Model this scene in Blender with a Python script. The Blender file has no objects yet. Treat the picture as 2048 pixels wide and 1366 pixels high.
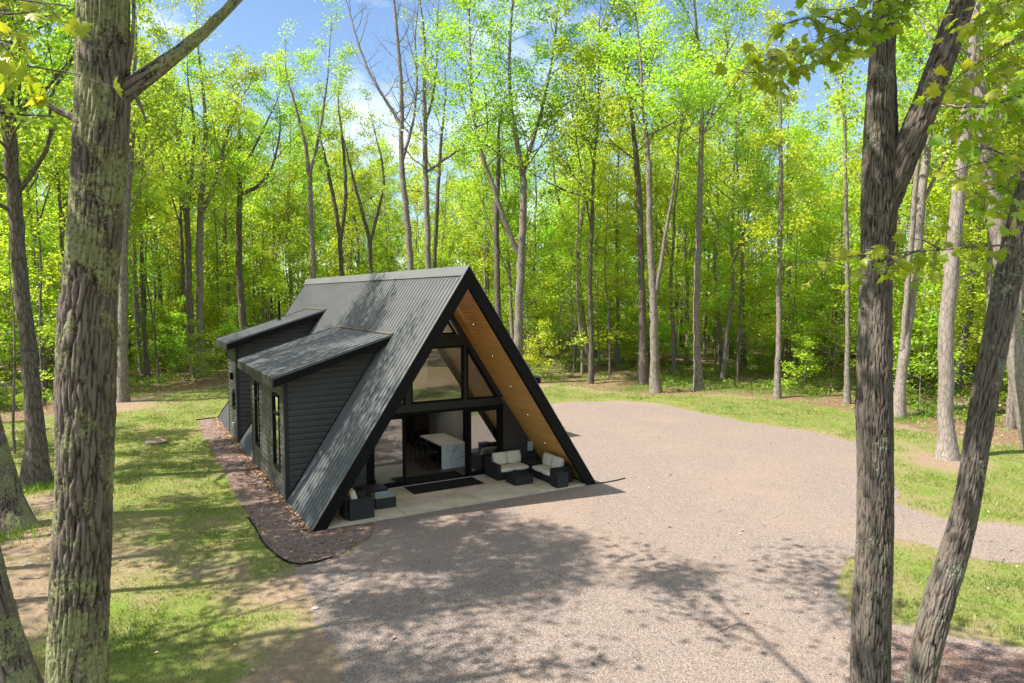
import bpy, math, random
import numpy as np
from mathutils import Vector

random.seed(7)
sc = bpy.context.scene
COL = sc.collection

# ------------------------------------------------------------------ camera
CAM = np.array([-4.1954, -17.5066, 6.0678])
FPX = 1371.0
HEAD = math.radians(30.0)
PITCH = math.atan((683 - 591) / FPX)
cam = bpy.data.cameras.new('camera')
cam.sensor_width = 36.0
cam.lens = FPX / 2048 * 36.0
cam.clip_start = 0.05
cam.clip_end = 2000
co = bpy.data.objects.new('camera', cam)
COL.objects.link(co)
co.location = CAM
co.rotation_euler = (math.pi / 2 - PITCH, 0, -HEAD)
sc.camera = co

# ------------------------------------------------------------------ world and sun
SUN_EL = math.radians(54.5)
SH = np.array([0.9675, -0.2528])            # direction in which shadows fall
w = bpy.data.worlds.new('World')
sc.world = w
w.use_nodes = True
nt = w.node_tree
nt.nodes.clear()
sky = nt.nodes.new('ShaderNodeTexSky')
sky.sky_type = 'NISHITA'
sky.sun_disc = False
sky.sun_elevation = SUN_EL
sky.sun_rotation = math.atan2(-SH[0], -SH[1])
sky.air_density = 1.0
sky.dust_density = 0.2
sky.ozone_density = 3.0
bg = nt.nodes.new('ShaderNodeBackground')
bg.inputs[1].default_value = 0.08
nt.links.new(sky.outputs[0], bg.inputs[0])
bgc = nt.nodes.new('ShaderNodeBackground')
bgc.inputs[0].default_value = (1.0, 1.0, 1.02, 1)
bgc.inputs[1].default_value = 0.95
tc = nt.nodes.new('ShaderNodeTexCoord')
mp = nt.nodes.new('ShaderNodeMapping')
mp.inputs['Scale'].default_value = (1.0, 1.0, 2.4)
mp.inputs['Location'].default_value = (0.35, 0.1, 0.12)
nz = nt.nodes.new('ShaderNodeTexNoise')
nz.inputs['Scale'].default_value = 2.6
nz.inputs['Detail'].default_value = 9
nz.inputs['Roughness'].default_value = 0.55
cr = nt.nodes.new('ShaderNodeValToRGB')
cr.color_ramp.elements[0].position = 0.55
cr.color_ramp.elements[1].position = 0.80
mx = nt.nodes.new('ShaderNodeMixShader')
out = nt.nodes.new('ShaderNodeOutputWorld')
nt.links.new(tc.outputs['Generated'], mp.inputs[0])
nt.links.new(mp.outputs[0], nz.inputs['Vector'])
# unseen broken cloud added overhead for fill light, mostly blue towards the horizon
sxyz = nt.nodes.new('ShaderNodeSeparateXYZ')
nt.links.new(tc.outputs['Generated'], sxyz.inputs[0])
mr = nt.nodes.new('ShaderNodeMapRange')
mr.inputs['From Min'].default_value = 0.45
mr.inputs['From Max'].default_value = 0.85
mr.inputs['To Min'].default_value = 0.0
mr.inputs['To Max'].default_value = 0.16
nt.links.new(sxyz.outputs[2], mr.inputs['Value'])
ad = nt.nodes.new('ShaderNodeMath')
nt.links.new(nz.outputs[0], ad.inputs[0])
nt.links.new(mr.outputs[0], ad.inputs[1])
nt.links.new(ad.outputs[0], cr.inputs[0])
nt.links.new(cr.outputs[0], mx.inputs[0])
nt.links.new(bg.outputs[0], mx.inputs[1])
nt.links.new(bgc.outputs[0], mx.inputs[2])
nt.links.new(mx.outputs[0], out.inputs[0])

sl = bpy.data.lights.new('sun', 'SUN')
sl.energy = 4.1
sl.angle = math.radians(0.53)
sl.color = (1.0, 0.955, 0.88)
so = bpy.data.objects.new('sun', sl)
COL.objects.link(so)
d = Vector((SH[0] * math.cos(SUN_EL), SH[1] * math.cos(SUN_EL), -math.sin(SUN_EL)))
so.rotation_euler = d.to_track_quat('-Z', 'Y').to_euler()
so.location = (0, 0, 40)

sc.view_settings.view_transform = 'Standard'
sc.view_settings.look = 'None'
sc.view_settings.exposure = 1.47
sc.view_settings.gamma = 1
sc.view_settings.use_curve_mapping = False
sc.cycles.max_bounces = 14
sc.cycles.diffuse_bounces = 7
sc.cycles.transmission_bounces = 9
sc.cycles.transparent_max_bounces = 8
sc.cycles.glossy_bounces = 3

# ------------------------------------------------------------------ helpers: camera geometry
CH, SHD = math.cos(HEAD), math.sin(HEAD)


def ray(px, py):
    a = (px - 1024) / FPX
    b = -(py - 683) / FPX
    fw = math.cos(PITCH) + b * math.sin(PITCH)
    u = -math.sin(PITCH) + b * math.cos(PITCH)
    return np.array([a * CH + fw * SHD, -a * SHD + fw * CH, u]), fw


def G(px, py, z=0.0):
    """point of the photograph lying on the ground (height z)"""
    r, _ = ray(px, py)
    return CAM + r * ((z - CAM[2]) / r[2])


def at(px, py, depth):
    """point of the photograph at a given forward distance"""
    r, fw = ray(px, py)
    return CAM + r * (depth / fw)


def lat_fwd(x, y):
    dx, dy = x - CAM[0], y - CAM[1]
    return dx * CH - dy * SHD, dx * SHD + dy * CH


def from_lf(la, f):
    return CAM[0] + la * CH + f * SHD, CAM[1] - la * SHD + f * CH


# ------------------------------------------------------------------ helpers: objects
def tag(o, label=None, cat=None, group=None, kind=None):
    if label: o['label'] = label
    if cat: o['category'] = cat
    if group: o['group'] = group
    if kind: o['kind'] = kind
    return o


def empty(name, loc, label, cat, group=None):
    o = bpy.data.objects.new(name, None)
    o.empty_display_size = 0.2
    COL.objects.link(o)
    o.location = loc
    return tag(o, label, cat, group)


def origin_of(o):
    p = Vector((0, 0, 0))
    while o is not None:
        p += o.location
        o = o.parent
    return np.array(p)


def link(name, me, parent=None, mats=None):
    o = bpy.data.objects.new(name, me)
    COL.objects.link(o)
    if mats is not None:
        for m in (mats if isinstance(mats, (list, tuple)) else [mats]):
            me.materials.append(m)
    if parent is not None: o.parent = parent
    return o


class MB:
    """collects shapes (world coordinates) and links them as one mesh object"""
    def __init__(s): s.v = []; s.f = []

    def add(s, vs, fs):
        n = len(s.v)
        s.v += [tuple(map(float, v)) for v in vs]
        s.f += [tuple(i + n for i in f) for f in fs]
        return s

    def box(s, x0, x1, y0, y1, z0, z1, b=0.0):
        if b <= 0:
            vs = [(x, y, z) for z in (z0, z1) for (x, y) in ((x0, y0), (x1, y0), (x1, y1), (x0, y1))]
            return s.add(vs, [(0, 3, 2, 1), (4, 5, 6, 7), (0, 1, 5, 4), (1, 2, 6, 5), (2, 3, 7, 6), (3, 0, 4, 7)])
        import bmesh
        bm = bmesh.new()
        bmesh.ops.create_cube(bm, size=1)
        for v in bm.verts:
            v.co = Vector(((x0 + x1) / 2 + v.co.x * (x1 - x0), (y0 + y1) / 2 + v.co.y * (y1 - y0), (z0 + z1) / 2 + v.co.z * (z1 - z0)))
        bmesh.ops.bevel(bm, geom=bm.edges[:], offset=b, segments=2, affect='EDGES', profile=0.5)
        bm.verts.index_update()
        r = s.add([v.co[:] for v in bm.verts], [[v.index for v in f.verts] for f in bm.faces])
        bm.free()
        return r

    def prism(s, poly, d):
        """closed prism: polygon of 3-D points pushed by vector d"""
        n = len(poly)
        d = np.array(d)
        vs = [np.array(p) for p in poly] + [np.array(p) + d for p in poly]
        fs = [tuple(range(n - 1, -1, -1)), tuple(range(n, 2 * n))]
        fs += [(i, (i + 1) % n, n + (i + 1) % n, n + i) for i in range(n)]
        return s.add(vs, fs)

    def tube(s, pts, rad, sides=8, cap=True):
        v, f = tube_arrays(np.array(pts, float), np.array(rad, float), sides)
        n = len(pts)
        fs = [tuple(r) for r in f]
        if cap:
            fs += [tuple(range(sides - 1, -1, -1)), tuple(range((n - 1) * sides, n * sides))]
        return s.add(v, fs)

    def build(s, name, mat, parent=None, smooth=False):
        o0 = origin_of(parent) if parent is not None else np.zeros(3)
        me = bpy.data.meshes.new(name)
        me.from_pydata([tuple(np.array(v) - o0) for v in s.v], [], s.f)
        import bmesh
        bm = bmesh.new(); bm.from_mesh(me)
        bmesh.ops.recalc_face_normals(bm, faces=bm.faces[:])
        bm.to_mesh(me); bm.free()
        if smooth: me.polygons.foreach_set('use_smooth', [True] * len(me.polygons))
        return link(name, me, parent, mat)


def tube_arrays(P, R, sides):
    n = len(P)
    T = np.gradient(P, axis=0)
    T /= np.linalg.norm(T, axis=1)[:, None] + 1e-9
    ref = np.array([1.0, 0, 0]) if abs(T[0][0]) < 0.8 else np.array([0, 1.0, 0])
    U = np.zeros((n, 3))
    u = ref - T[0] * np.dot(ref, T[0]); u /= np.linalg.norm(u)
    for i in range(n):
        u = u - T[i] * np.dot(u, T[i]); u /= np.linalg.norm(u) + 1e-9
        U[i] = u
    V = np.cross(T, U)
    a = np.arange(sides) * 2 * math.pi / sides
    v = P[:, None, :] + R[:, None, None] * (np.cos(a)[None, :, None] * U[:, None, :] + np.sin(a)[None, :, None] * V[:, None, :])
    i = np.arange(n - 1)[:, None] * sides
    k = np.arange(sides)[None, :]
    k2 = (k + 1) % sides
    f = np.stack([i + k, i + k2, i + sides + k2, i + sides + k], -1).reshape(-1, 4)
    return v.reshape(-1, 3), f


def np_mesh(name, V, F, rnd=None, smooth=False):
    """fast mesh from arrays; F is (n,3) or (n,4)"""
    me = bpy.data.meshes.new(name)
    V = np.asarray(V, np.float32); F = np.asarray(F, np.int32)
    k = F.shape[1]
    me.vertices.add(len(V)); me.vertices.foreach_set('co', V.ravel())
    me.loops.add(F.size); me.loops.foreach_set('vertex_index', F.ravel())
    me.polygons.add(len(F))
    me.polygons.foreach_set('loop_start', np.arange(len(F), dtype=np.int32) * k)
    if smooth: me.polygons.foreach_set('use_smooth', np.ones(len(F), bool))
    if rnd is not None:
        a = me.attributes.new('rnd', 'FLOAT', 'FACE')
        a.data.foreach_set('value', np.asarray(rnd, np.float32))
    me.update(calc_edges=True)
    return me


_tab = np.random.default_rng(5).random((256, 256))


def vn(x, y, s=0):
    """smooth 2-D value noise 0..1"""
    x = np.asarray(x, float) + 37.7 * s + 1000; y = np.asarray(y, float) + 11.3 * s + 1000
    xi = np.floor(x).astype(int); yi = np.floor(y).astype(int)
    fx = x - xi; fy = y - yi
    fx = fx * fx * (3 - 2 * fx); fy = fy * fy * (3 - 2 * fy)
    t = lambda a, b: _tab[a % 256, b % 256]
    return (t(xi, yi) * (1 - fx) + t(xi + 1, yi) * fx) * (1 - fy) + (t(xi, yi + 1) * (1 - fx) + t(xi + 1, yi + 1) * fx) * fy


def fbm(x, y, s=0, o=4):
    r = 0; a = 0.5; n = 0
    for k in range(o):
        r = r + a * vn(x * 2 ** k, y * 2 ** k, s + k); n += a; a *= 0.5
    return r / n


def poly_sdf(x, y, poly):
    """signed distance to polygon (negative inside)"""
    x = np.asarray(x, float); y = np.asarray(y, float)
    P = np.asarray(poly)[:, :2]
    dmin = np.full(x.shape, 1e9); ins = np.zeros(x.shape, bool)
    for i in range(len(P)):
        a, b = P[i], P[(i + 1) % len(P)]
        e = b - a
        t = np.clip(((x - a[0]) * e[0] + (y - a[1]) * e[1]) / (e @ e + 1e-12), 0, 1)
        dmin = np.minimum(dmin, np.hypot(x - a[0] - t * e[0], y - a[1] - t * e[1]))
        c = ((a[1] > y) != (b[1] > y)) & (x < (b[0] - a[0]) * (y - a[1]) / (b[1] - a[1] + 1e-12) + a[0])
        ins ^= c
    return np.where(ins, -dmin, dmin)


# ------------------------------------------------------------------ materials
def M(name, base=(0.5, 0.5, 0.5), rough=0.8, metal=0.0, spec=0.3):
    m = bpy.data.materials.new(name)
    m.use_nodes = True
    b = m.node_tree.nodes['Principled BSDF']
    b.inputs['Base Color'].default_value = (*base, 1)
    b.inputs['Roughness'].default_value = rough
    b.inputs['Metallic'].default_value = metal
    b.inputs['Specular IOR Level'].default_value = spec
    return m


class N:
    """small node-tree writer"""
    def __init__(s, m):
        s.t = m.node_tree; s.b = s.t.nodes['Principled BSDF']; s.L = s.t.links.new
        s.out = s.t.nodes['Material Output']

    def n(s, typ, **kw):
        x = s.t.nodes.new('ShaderNode' + typ)
        for k, v in kw.items():
            if k in x.inputs: x.inputs[k].default_value = v
            else: setattr(x, k, v)
        return x

    def coord(s, scale=(1, 1, 1), kind='Object'):
        c = s.n('TexCoord'); mp = s.n('Mapping')
        mp.inputs['Scale'].default_value = scale
        s.L(c.outputs[kind], mp.inputs[0])
        return mp.outputs[0]

    def world(s, scale=(1, 1, 1)):
        g = s.n('NewGeometry'); mp = s.n('Mapping')
        mp.inputs['Scale'].default_value = scale
        s.L(g.outputs['Position'], mp.inputs[0])
        return mp.outputs[0]

    def noise(s, vec, scale, detail=4, rough=0.55, dist=0.0):
        x = s.n('TexNoise'); x.inputs['Scale'].default_value = scale; x.inputs['Detail'].default_value = detail
        x.inputs['Roughness'].default_value = rough; x.inputs['Distortion'].default_value = dist
        s.L(vec, x.inputs['Vector']); return x.outputs[0]

    def voro(s, vec, scale, feature='F1', outp='Distance', rnd=1.0):
        x = s.n('TexVoronoi'); x.feature = feature; x.inputs['Scale'].default_value = scale
        x.inputs['Randomness'].default_value = rnd
        s.L(vec, x.inputs['Vector']); return x.outputs[outp]

    def ramp(s, fac, stops):
        x = s.n('ValToRGB'); e = x.color_ramp.elements
        while len(e) < len(stops): e.new(0.5)
        for i, (p, c) in enumerate(stops):
            e[i].position = p
            e[i].color = (*c, 1) if isinstance(c, (tuple, list)) else (c, c, c, 1)
        s.L(fac, x.inputs[0]); return x.outputs[0]

    def mix(s, fac, a, b, mode='MIX'):
        x = s.n('Mix', data_type='RGBA', blend_type=mode)
        for sock, v in ((x.inputs[0], fac), (x.inputs[6], a), (x.inputs[7], b)):
            if isinstance(v, (int, float)): sock.default_value = v
            elif isinstance(v, (tuple, list)): sock.default_value = (*v, 1)
            else: s.L(v, sock)
        return x.outputs[2]

    def math(s, op, a, b=0.5):
        x = s.n('Math', operation=op)
        for sock, v in ((x.inputs[0], a), (x.inputs[1], b)):
            if isinstance(v, (int, float)): sock.default_value = v
            else: s.L(v, sock)
        return x.outputs[0]

    def attr(s, name):
        x = s.n('Attribute'); x.attribute_name = name; return x.outputs['Fac']

    def bump(s, h, strength=0.5, dist=0.02):
        x = s.n('Bump'); x.inputs['Strength'].default_value = strength; x.inputs['Distance'].default_value = dist
        s.L(h, x.inputs['Height']); s.L(x.outputs[0], s.b.inputs['Normal'])

    def color(s, c): s.L(c, s.b.inputs['Base Color'])
    def rough(s, c): s.L(c, s.b.inputs['Roughness'])


MAT = {}


def leaf_mat(name, lo, mid, hi, trans=0.55, tint=1.0):
    m = M(name, mid, 0.42, 0, 0.5)
    k = N(m)
    r = k.attr('rnd')
    oi = k.n('ObjectInfo')
    c = k.ramp(r, [(0.0, lo), (0.5, mid), (1.0, hi)])
    hs = k.n('HueSaturation')
    hs.inputs['Saturation'].default_value = 1.0
    k.L(k.math('ADD', k.math('MULTIPLY', oi.outputs['Random'], 0.035), 0.482), hs.inputs['Hue'])
    k.L(k.math('ADD', k.math('MULTIPLY', oi.outputs['Random'], 0.35), 0.83), hs.inputs['Value'])
    k.L(c, hs.inputs['Color'])
    k.color(hs.outputs[0])
    tr = k.n('BsdfTranslucent')
    k.L(k.mix(1.0, hs.outputs[0], (1.28, 1.22, 0.6), 'MULTIPLY'), tr.inputs[0])
    ms = k.n('MixShader'); ms.inputs[0].default_value = trans
    k.L(k.b.outputs[0], ms.inputs[1]); k.L(tr.outputs[0], ms.inputs[2]); k.L(ms.outputs[0], k.out.inputs[0])
    return m


MAT['leaf_bright'] = leaf_mat('leaf_bright', (0.23, 0.375, 0.030), (0.40, 0.55, 0.055), (0.54, 0.65, 0.10))
MAT['leaf_mid'] = leaf_mat('leaf_mid', (0.165, 0.315, 0.028), (0.315, 0.485, 0.046), (0.46, 0.60, 0.085))
MAT['leaf_yellow'] = leaf_mat('leaf_yellow', (0.27, 0.37, 0.028), (0.44, 0.53, 0.046), (0.56, 0.60, 0.08))
MAT['leaf_maple'] = leaf_mat('leaf_maple', (0.16, 0.27, 0.02), (0.29, 0.42, 0.03), (0.44, 0.42, 0.045), 0.55)


def bark_mat(name, dark, light, lichen=0.0, sc=1.0, lich_col=(0.20, 0.215, 0.105), bump=0.8):
    m = M(name, light, 0.9, 0, 0.15)
    k = N(m)
    v = k.coord((7 * sc, 7 * sc, 1.1 * sc))
    n1 = k.noise(v, 2.2, 6, 0.62, 0.4)
    vo = k.voro(k.coord((9 * sc, 9 * sc, 2.0 * sc)), 1.7, 'DISTANCE_TO_EDGE')
    fis = k.ramp(vo, [(0.0, 0.0), (0.16, 1.0)])
    fine = k.noise(k.coord((1, 1, 0.5)), 45 * sc, 3, 0.6)
    h = k.math('ADD', k.math('MULTIPLY', n1, 0.7), k.math('MULTIPLY', fis, 0.35))
    h2 = k.math('ADD', h, k.math('MULTIPLY', fine, 0.25))
    c = k.ramp(h2, [(0.42, dark), (0.72, tuple(0.55 * a + 0.45 * b for a, b in zip(dark, light))), (1.0, light)])
    big = k.noise(k.coord((1, 1, 0.35)), 1.1, 3)
    c = k.mix(k.math('MULTIPLY', big, 0.6), c, (0.75, 0.72, 0.70), 'MULTIPLY')
    if lichen > 0:
        ln = k.noise(k.coord((1.0, 1.0, 0.75)), 2.6, 7, 0.68)
        lf = k.noise(k.coord((1, 1, 1)), 26, 4, 0.65)
        mask = k.ramp(k.math('ADD', ln, k.math('MULTIPLY', lf, 0.22)), [(0.76 - 0.14 * lichen, 0.0), (0.80 - 0.14 * lichen, 1.0)])
        lc = k.ramp(lf, [(0.3, tuple(0.55 * a for a in lich_col)), (0.7, lich_col)])
        c = k.mix(k.math('MULTIPLY', mask, 0.85), c, lc)
        h2 = k.math('ADD', h2, k.math('MULTIPLY', mask, k.math('MULTIPLY', lf, 0.3)))
    k.color(c)
    k.bump(h2, bump, 0.03)
    return m


MAT['bark_big'] = bark_mat('bark_big', (0.035, 0.028, 0.022), (0.24, 0.20, 0.165), 1.0)
MAT['bark_right'] = bark_mat('bark_right', (0.033, 0.026, 0.020), (0.205, 0.162, 0.125), 0.35)
MAT['bark_grey'] = bark_mat('bark_grey', (0.11, 0.092, 0.077), (0.35, 0.30, 0.255), 0.3, 0.8, (0.22, 0.23, 0.16), 0.4)
MAT['bark_pale'] = bark_mat('bark_pale', (0.17, 0.143, 0.12), (0.385, 0.33, 0.285), 0.0, 0.7, (0.3, 0.3, 0.22), 0.3)
MAT['bark_dark'] = bark_mat('bark_dark', (0.06, 0.049, 0.04), (0.235, 0.195, 0.16), 0.2, 0.8, (0.15, 0.16, 0.1), 0.4)

# ground -------------------------------------------------------------
m = M('ground', rough=0.95, spec=0.1); k = N(m)
p = k.world()
lawn = k.attr('lawn'); dirt = k.attr('dirt')
n_s = k.noise(p, 9, 5, 0.7); n_m = k.noise(p, 1.1, 5, 0.6); n_f = k.noise(p, 60, 3, 0.7); n_l = k.noise(p, 0.28, 3)
litter = k.ramp(k.math('ADD', k.math('MULTIPLY', n_s, 0.6), k.math('MULTIPLY', n_f, 0.4)),
                [(0.32, (0.05, 0.03, 0.019)), (0.5, (0.18, 0.112, 0.070)), (0.68, (0.30, 0.20, 0.133))])
grn = k.ramp(n_f, [(0.3, (0.07, 0.13, 0.02)), (0.7, (0.15, 0.24, 0.035))])
lit2 = k.mix(k.ramp(n_m, [(0.50, 0.0), (0.64, 0.75)]), litter, grn)
soil = k.ramp(k.math('ADD', k.math('MULTIPLY', n_s, 0.5), k.math('MULTIPLY', n_f, 0.5)),
              [(0.33, (0.13, 0.085, 0.055)), (0.52, (0.25, 0.18, 0.122)), (0.7, (0.33, 0.255, 0.18))])
straw = k.ramp(n_f, [(0.3, (0.13, 0.12, 0.042)), (0.7, (0.25, 0.23, 0.085))])
grass = k.ramp(k.math('ADD', k.math('MULTIPLY', n_f, 0.55), k.math('MULTIPLY', n_s, 0.45)),
               [(0.32, (0.06, 0.10, 0.014)), (0.52, (0.13, 0.19, 0.028)), (0.72, (0.205, 0.25, 0.05))])
gl = k.mix(k.ramp(k.math('ADD', k.math('MULTIPLY', n_m, 0.6), k.math('MULTIPLY', n_s, 0.4)), [(0.38, 0.0), (0.55, 0.85)]), grass, straw)
edge = k.math('ADD', k.math('MULTIPLY', n_s, 0.7), k.math('MULTIPLY', n_f, 0.3))
dm = k.ramp(k.math('ADD', dirt, k.math('MULTIPLY', k.math('SUBTRACT', edge, 0.5), 1.4)), [(0.42, 0.0), (0.62, 1.0)])
gl = k.mix(k.ramp(k.math('ADD', dirt, k.math('MULTIPLY', k.math('SUBTRACT', n_m, 0.5), 0.8)), [(0.22, 0.0), (0.46, 0.85)]), gl, k.mix(0.35, straw, soil))
lw = k.mix(dm, gl, soil)
lm = k.ramp(k.math('ADD', lawn, k.math('MULTIPLY', k.math('SUBTRACT', edge, 0.5), 1.2)), [(0.42, 0.0), (0.58, 1.0)])
k.color(k.mix(lm, lit2, lw))
k.bump(k.math('ADD', k.math('MULTIPLY', n_s, 0.7), k.math('MULTIPLY', n_f, 0.3)), 0.7, 0.05)
MAT['ground'] = m

m = M('gravel', rough=0.9, spec=0.15); k = N(m)
p = k.world((1, 1, 1))
v1 = k.voro(p, 34, 'F1', 'Color'); d1 = k.voro(p, 34, 'F1', 'Distance')
v2 = k.voro(p, 75, 'F1', 'Color')
sep = k.n('SeparateColor'); k.L(v1, sep.inputs[0]); sep2 = k.n('SeparateColor'); k.L(v2, sep2.inputs[0])
c1 = k.ramp(sep.outputs[0], [(0.0, (0.09, 0.08, 0.076)), (0.35, (0.205, 0.178, 0.162)), (0.65, (0.30, 0.258, 0.228)), (0.9, (0.35, 0.255, 0.185)), (1.0, (0.46, 0.42, 0.385))])
c2 = k.ramp(sep2.outputs[1], [(0.0, (0.12, 0.106, 0.098)), (0.5, (0.265, 0.23, 0.207)), (1.0, (0.40, 0.35, 0.31))])
c = k.mix(0.45, c1, c2)
pat = k.noise(p, 0.22, 5, 0.6); pat2 = k.noise(p, 0.8, 4)
c = k.mix(k.ramp(pat, [(0.48, 0.0), (0.70, 0.40)]), c, (0.36, 0.27, 0.195))
c = k.mix(k.math('MULTIPLY', pat2, 0.35), c, (0.72, 0.70, 0.70), 'MULTIPLY')
c = k.mix(k.ramp(d1, [(0.0, 0.0), (0.75, 0.22)]), k.mix(1.0, c, (0.97, 0.90, 0.86), 'MULTIPLY'), (0.10, 0.085, 0.075))
k.color(c)
k.bump(k.math('SUBTRACT', 1.0, d1), 0.9, 0.018)
MAT['gravel'] = m

m = M('mulch', rough=0.95, spec=0.1); k = N(m)
p = k.world((1, 1, 1))
a = k.noise(k.world((1, 2.2, 1)), 24, 5, 0.75); b = k.noise(p, 2.0, 4)
d1 = k.voro(p, 40, 'F1', 'Color'); sep = k.n('SeparateColor'); k.L(d1, sep.inputs[0])
c = k.ramp(k.math('ADD', k.math('MULTIPLY', a, 0.65), k.math('MULTIPLY', sep.outputs[0], 0.35)),
           [(0.3, (0.085, 0.055, 0.046)), (0.5, (0.24, 0.168, 0.142)), (0.72, (0.37, 0.285, 0.25))])
c = k.mix(k.ramp(b, [(0.45, 0.0), (0.7, 0.6)]), c, (0.22, 0.115, 0.07))
k.color(c); k.bump(a, 1.0, 0.05)
MAT['mulch'] = m

# house --------------------------------------------------------------
m = M('metal_roof', (0.055, 0.062, 0.060), 0.42, 0.0, 0.55); k = N(m)
c = k.noise(k.world((1, 0.2, 1)), 1.4, 5, 0.65)
k.color(k.ramp(c, [(0.3, (0.080, 0.082, 0.079)), (0.7, (0.112, 0.114, 0.110))]))
k.rough(k.ramp(k.noise(k.world(), 3, 5), [(0.3, 0.48), (0.7, 0.62)]))
MAT['metal_roof'] = m
m = M('trim_black', (0.0085, 0.008, 0.0075), 0.75, 0, 0.12); MAT['trim_black'] = m
m = M('siding', (0.05, 0.052, 0.05), 0.55, 0, 0.4); k = N(m)
k.color(k.ramp(k.noise(k.world((1, 1, 5)), 6, 5, 0.7), [(0.3, (0.043, 0.040, 0.034)), (0.7, (0.070, 0.066, 0.057))]))
MAT['siding'] = m
m = M('board', (0.045, 0.046, 0.044), 0.6, 0, 0.3); k = N(m)
k.color(k.ramp(k.noise(k.world((3, 3, 3)), 5, 4), [(0.3, (0.024, 0.024, 0.023)), (0.7, (0.037, 0.037, 0.035))]))
MAT['board'] = m
m = M('pine', rough=0.5, spec=0.35); k = N(m)
w1 = k.noise(k.world((1.2, 0.9, 14)), 2.0, 6, 0.65, 0.6)
se = k.n('SeparateXYZ'); k.L(k.world(), se.inputs[0])
zz = k.math('MULTIPLY', se.outputs[2], 1 / 0.118)
fr = k.math('FRACT', zz); fl = k.math('FLOOR', zz)
wn = k.n('TexWhiteNoise', noise_dimensions='1D'); k.L(fl, wn.inputs['W'])
c = k.ramp(w1, [(0.3, (0.68, 0.33, 0.075)), (0.55, (0.84, 0.47, 0.14)), (0.75, (0.88, 0.56, 0.21))])
c = k.mix(k.math('MULTIPLY', wn.outputs[0], 0.35), c, (0.62, 0.58, 0.52), 'MULTIPLY')
groove = k.ramp(fr, [(0.0, 0.0), (0.05, 1.0), (0.95, 1.0), (1.0, 0.0)])
c = k.mix(groove, (0.12, 0.055, 0.015), c)
knot = k.voro(k.world((0.9, 0.9, 2.4)), 2.6); c = k.mix(k.ramp(knot, [(0.03, 0.7), (0.09, 0.0)]), c, (0.14, 0.06, 0.02))
k.color(c); k.bump(groove, 0.4, 0.01)
MAT['pine'] = m
m = M('pine_pale', rough=0.6, spec=0.2); k = N(m); k.color(k.ramp(k.noise(k.world((1.2, 0.9, 14)), 2.0, 5), [(0.3, (0.40, 0.34, 0.24)), (0.7, (0.60, 0.53, 0.40))])); MAT['pine_pale'] = m
m = M('concrete', rough=0.75, spec=0.25); k = N(m)
a = k.noise(k.world(), 1.6, 7, 0.65); b = k.noise(k.world(), 40, 3)
c = k.ramp(a, [(0.32, (0.40, 0.335, 0.225)), (0.55, (0.55, 0.475, 0.345)), (0.75, (0.64, 0.565, 0.43))])
k.color(k.mix(k.math('MULTIPLY', b, 0.25), c, (0.7, 0.7, 0.7), 'MULTIPLY')); MAT['concrete'] = m
m = M('wicker', (0.022, 0.021, 0.021), 0.6, 0, 0.35); k = N(m)
wv = k.n('TexWave', bands_direction='Z'); wv.inputs['Scale'].default_value = 14; wv.inputs['Distortion'].default_value = 1.5
wv.inputs['Detail'].default_value = 2; wv.inputs['Detail Scale'].default_value = 8
k.L(k.world(), wv.inputs['Vector'])
k.color(k.ramp(wv.outputs[1], [(0.2, (0.010, 0.010, 0.010)), (0.8, (0.040, 0.038, 0.037))])); k.bump(wv.outputs[1], 0.6, 0.01)
MAT['wicker'] = m
m = M('cushion', (0.70, 0.67, 0.56), 0.9, 0, 0.1); k = N(m)
k.color(k.ramp(k.noise(k.world(), 5, 4), [(0.3, (0.72, 0.65, 0.48)), (0.7, (0.84, 0.78, 0.61))])); k.bump(k.noise(k.world(), 8, 3), 0.25, 0.03)
MAT['cushion'] = m


def glass_mat(name, refl, tint):
    m = M(name); k = N(m)
    k.t.nodes.remove(k.b)
    tr = k.n('BsdfTransparent'); tr.inputs[0].default_value = (*tint, 1)
    gl = k.n('BsdfGlossy'); gl.inputs['Roughness'].default_value = 0.0; gl.inputs[0].default_value = (0.92, 0.94, 0.93, 1)
    lw = k.n('Fresnel'); lw.inputs[0].default_value = 1.5
    f = k.math('ADD', k.math('MULTIPLY', lw.outputs[0], 1.6), refl)
    mxs = k.n('MixShader'); k.L(k.math('MINIMUM', f, 1.0), mxs.inputs[0]); k.L(tr.outputs[0], mxs.inputs[1]); k.L(gl.outputs[0], mxs.inputs[2])
    k.L(mxs.outputs[0], k.out.inputs[0])
    return m


MAT['glass'] = glass_mat('glass', 0.24, (0.60, 0.63, 0.60))
MAT['glass_tint'] = glass_mat('glass_tint', 0.34, (0.55, 0.58, 0.56))
m = M('marble', (0.7, 0.7, 0.66), 0.5, 0, 0.3); k = N(m)
vv = k.n('TexNoise'); vv.inputs['Scale'].default_value = 1.3; vv.inputs['Detail'].default_value = 5; vv.inputs['Distortion'].default_value = 1.2
k.L(k.world(), vv.inputs['Vector'])
ab = k.math('ABSOLUTE', k.math('SUBTRACT', vv.outputs[0], 0.5))
k.color(k.ramp(ab, [(0.0, (0.30, 0.30, 0.28)), (0.014, (0.74, 0.74, 0.70)), (1.0, (0.78, 0.78, 0.75))])); MAT['marble'] = m
MAT['white_wall'] = M('white_wall', (0.66, 0.65, 0.60), 0.8)
MAT['dark_cab'] = M('dark_cab', (0.016, 0.015, 0.015), 0.4)
m = M('floor_in', (0.085, 0.074, 0.062), 0.45); MAT['floor_in'] = m
MAT['mat_black'] = M('mat_black', (0.014, 0.014, 0.015), 0.95, 0, 0.1)
k = N(MAT['mat_black']); k.color(k.ramp(k.noise(k.world(), 30, 4), [(0.3, (0.008, 0.008, 0.009)), (0.75, (0.034, 0.034, 0.035))]))
m = M('lamp', (1, 1, 1)); b = m.node_tree.nodes['Principled BSDF']
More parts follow.
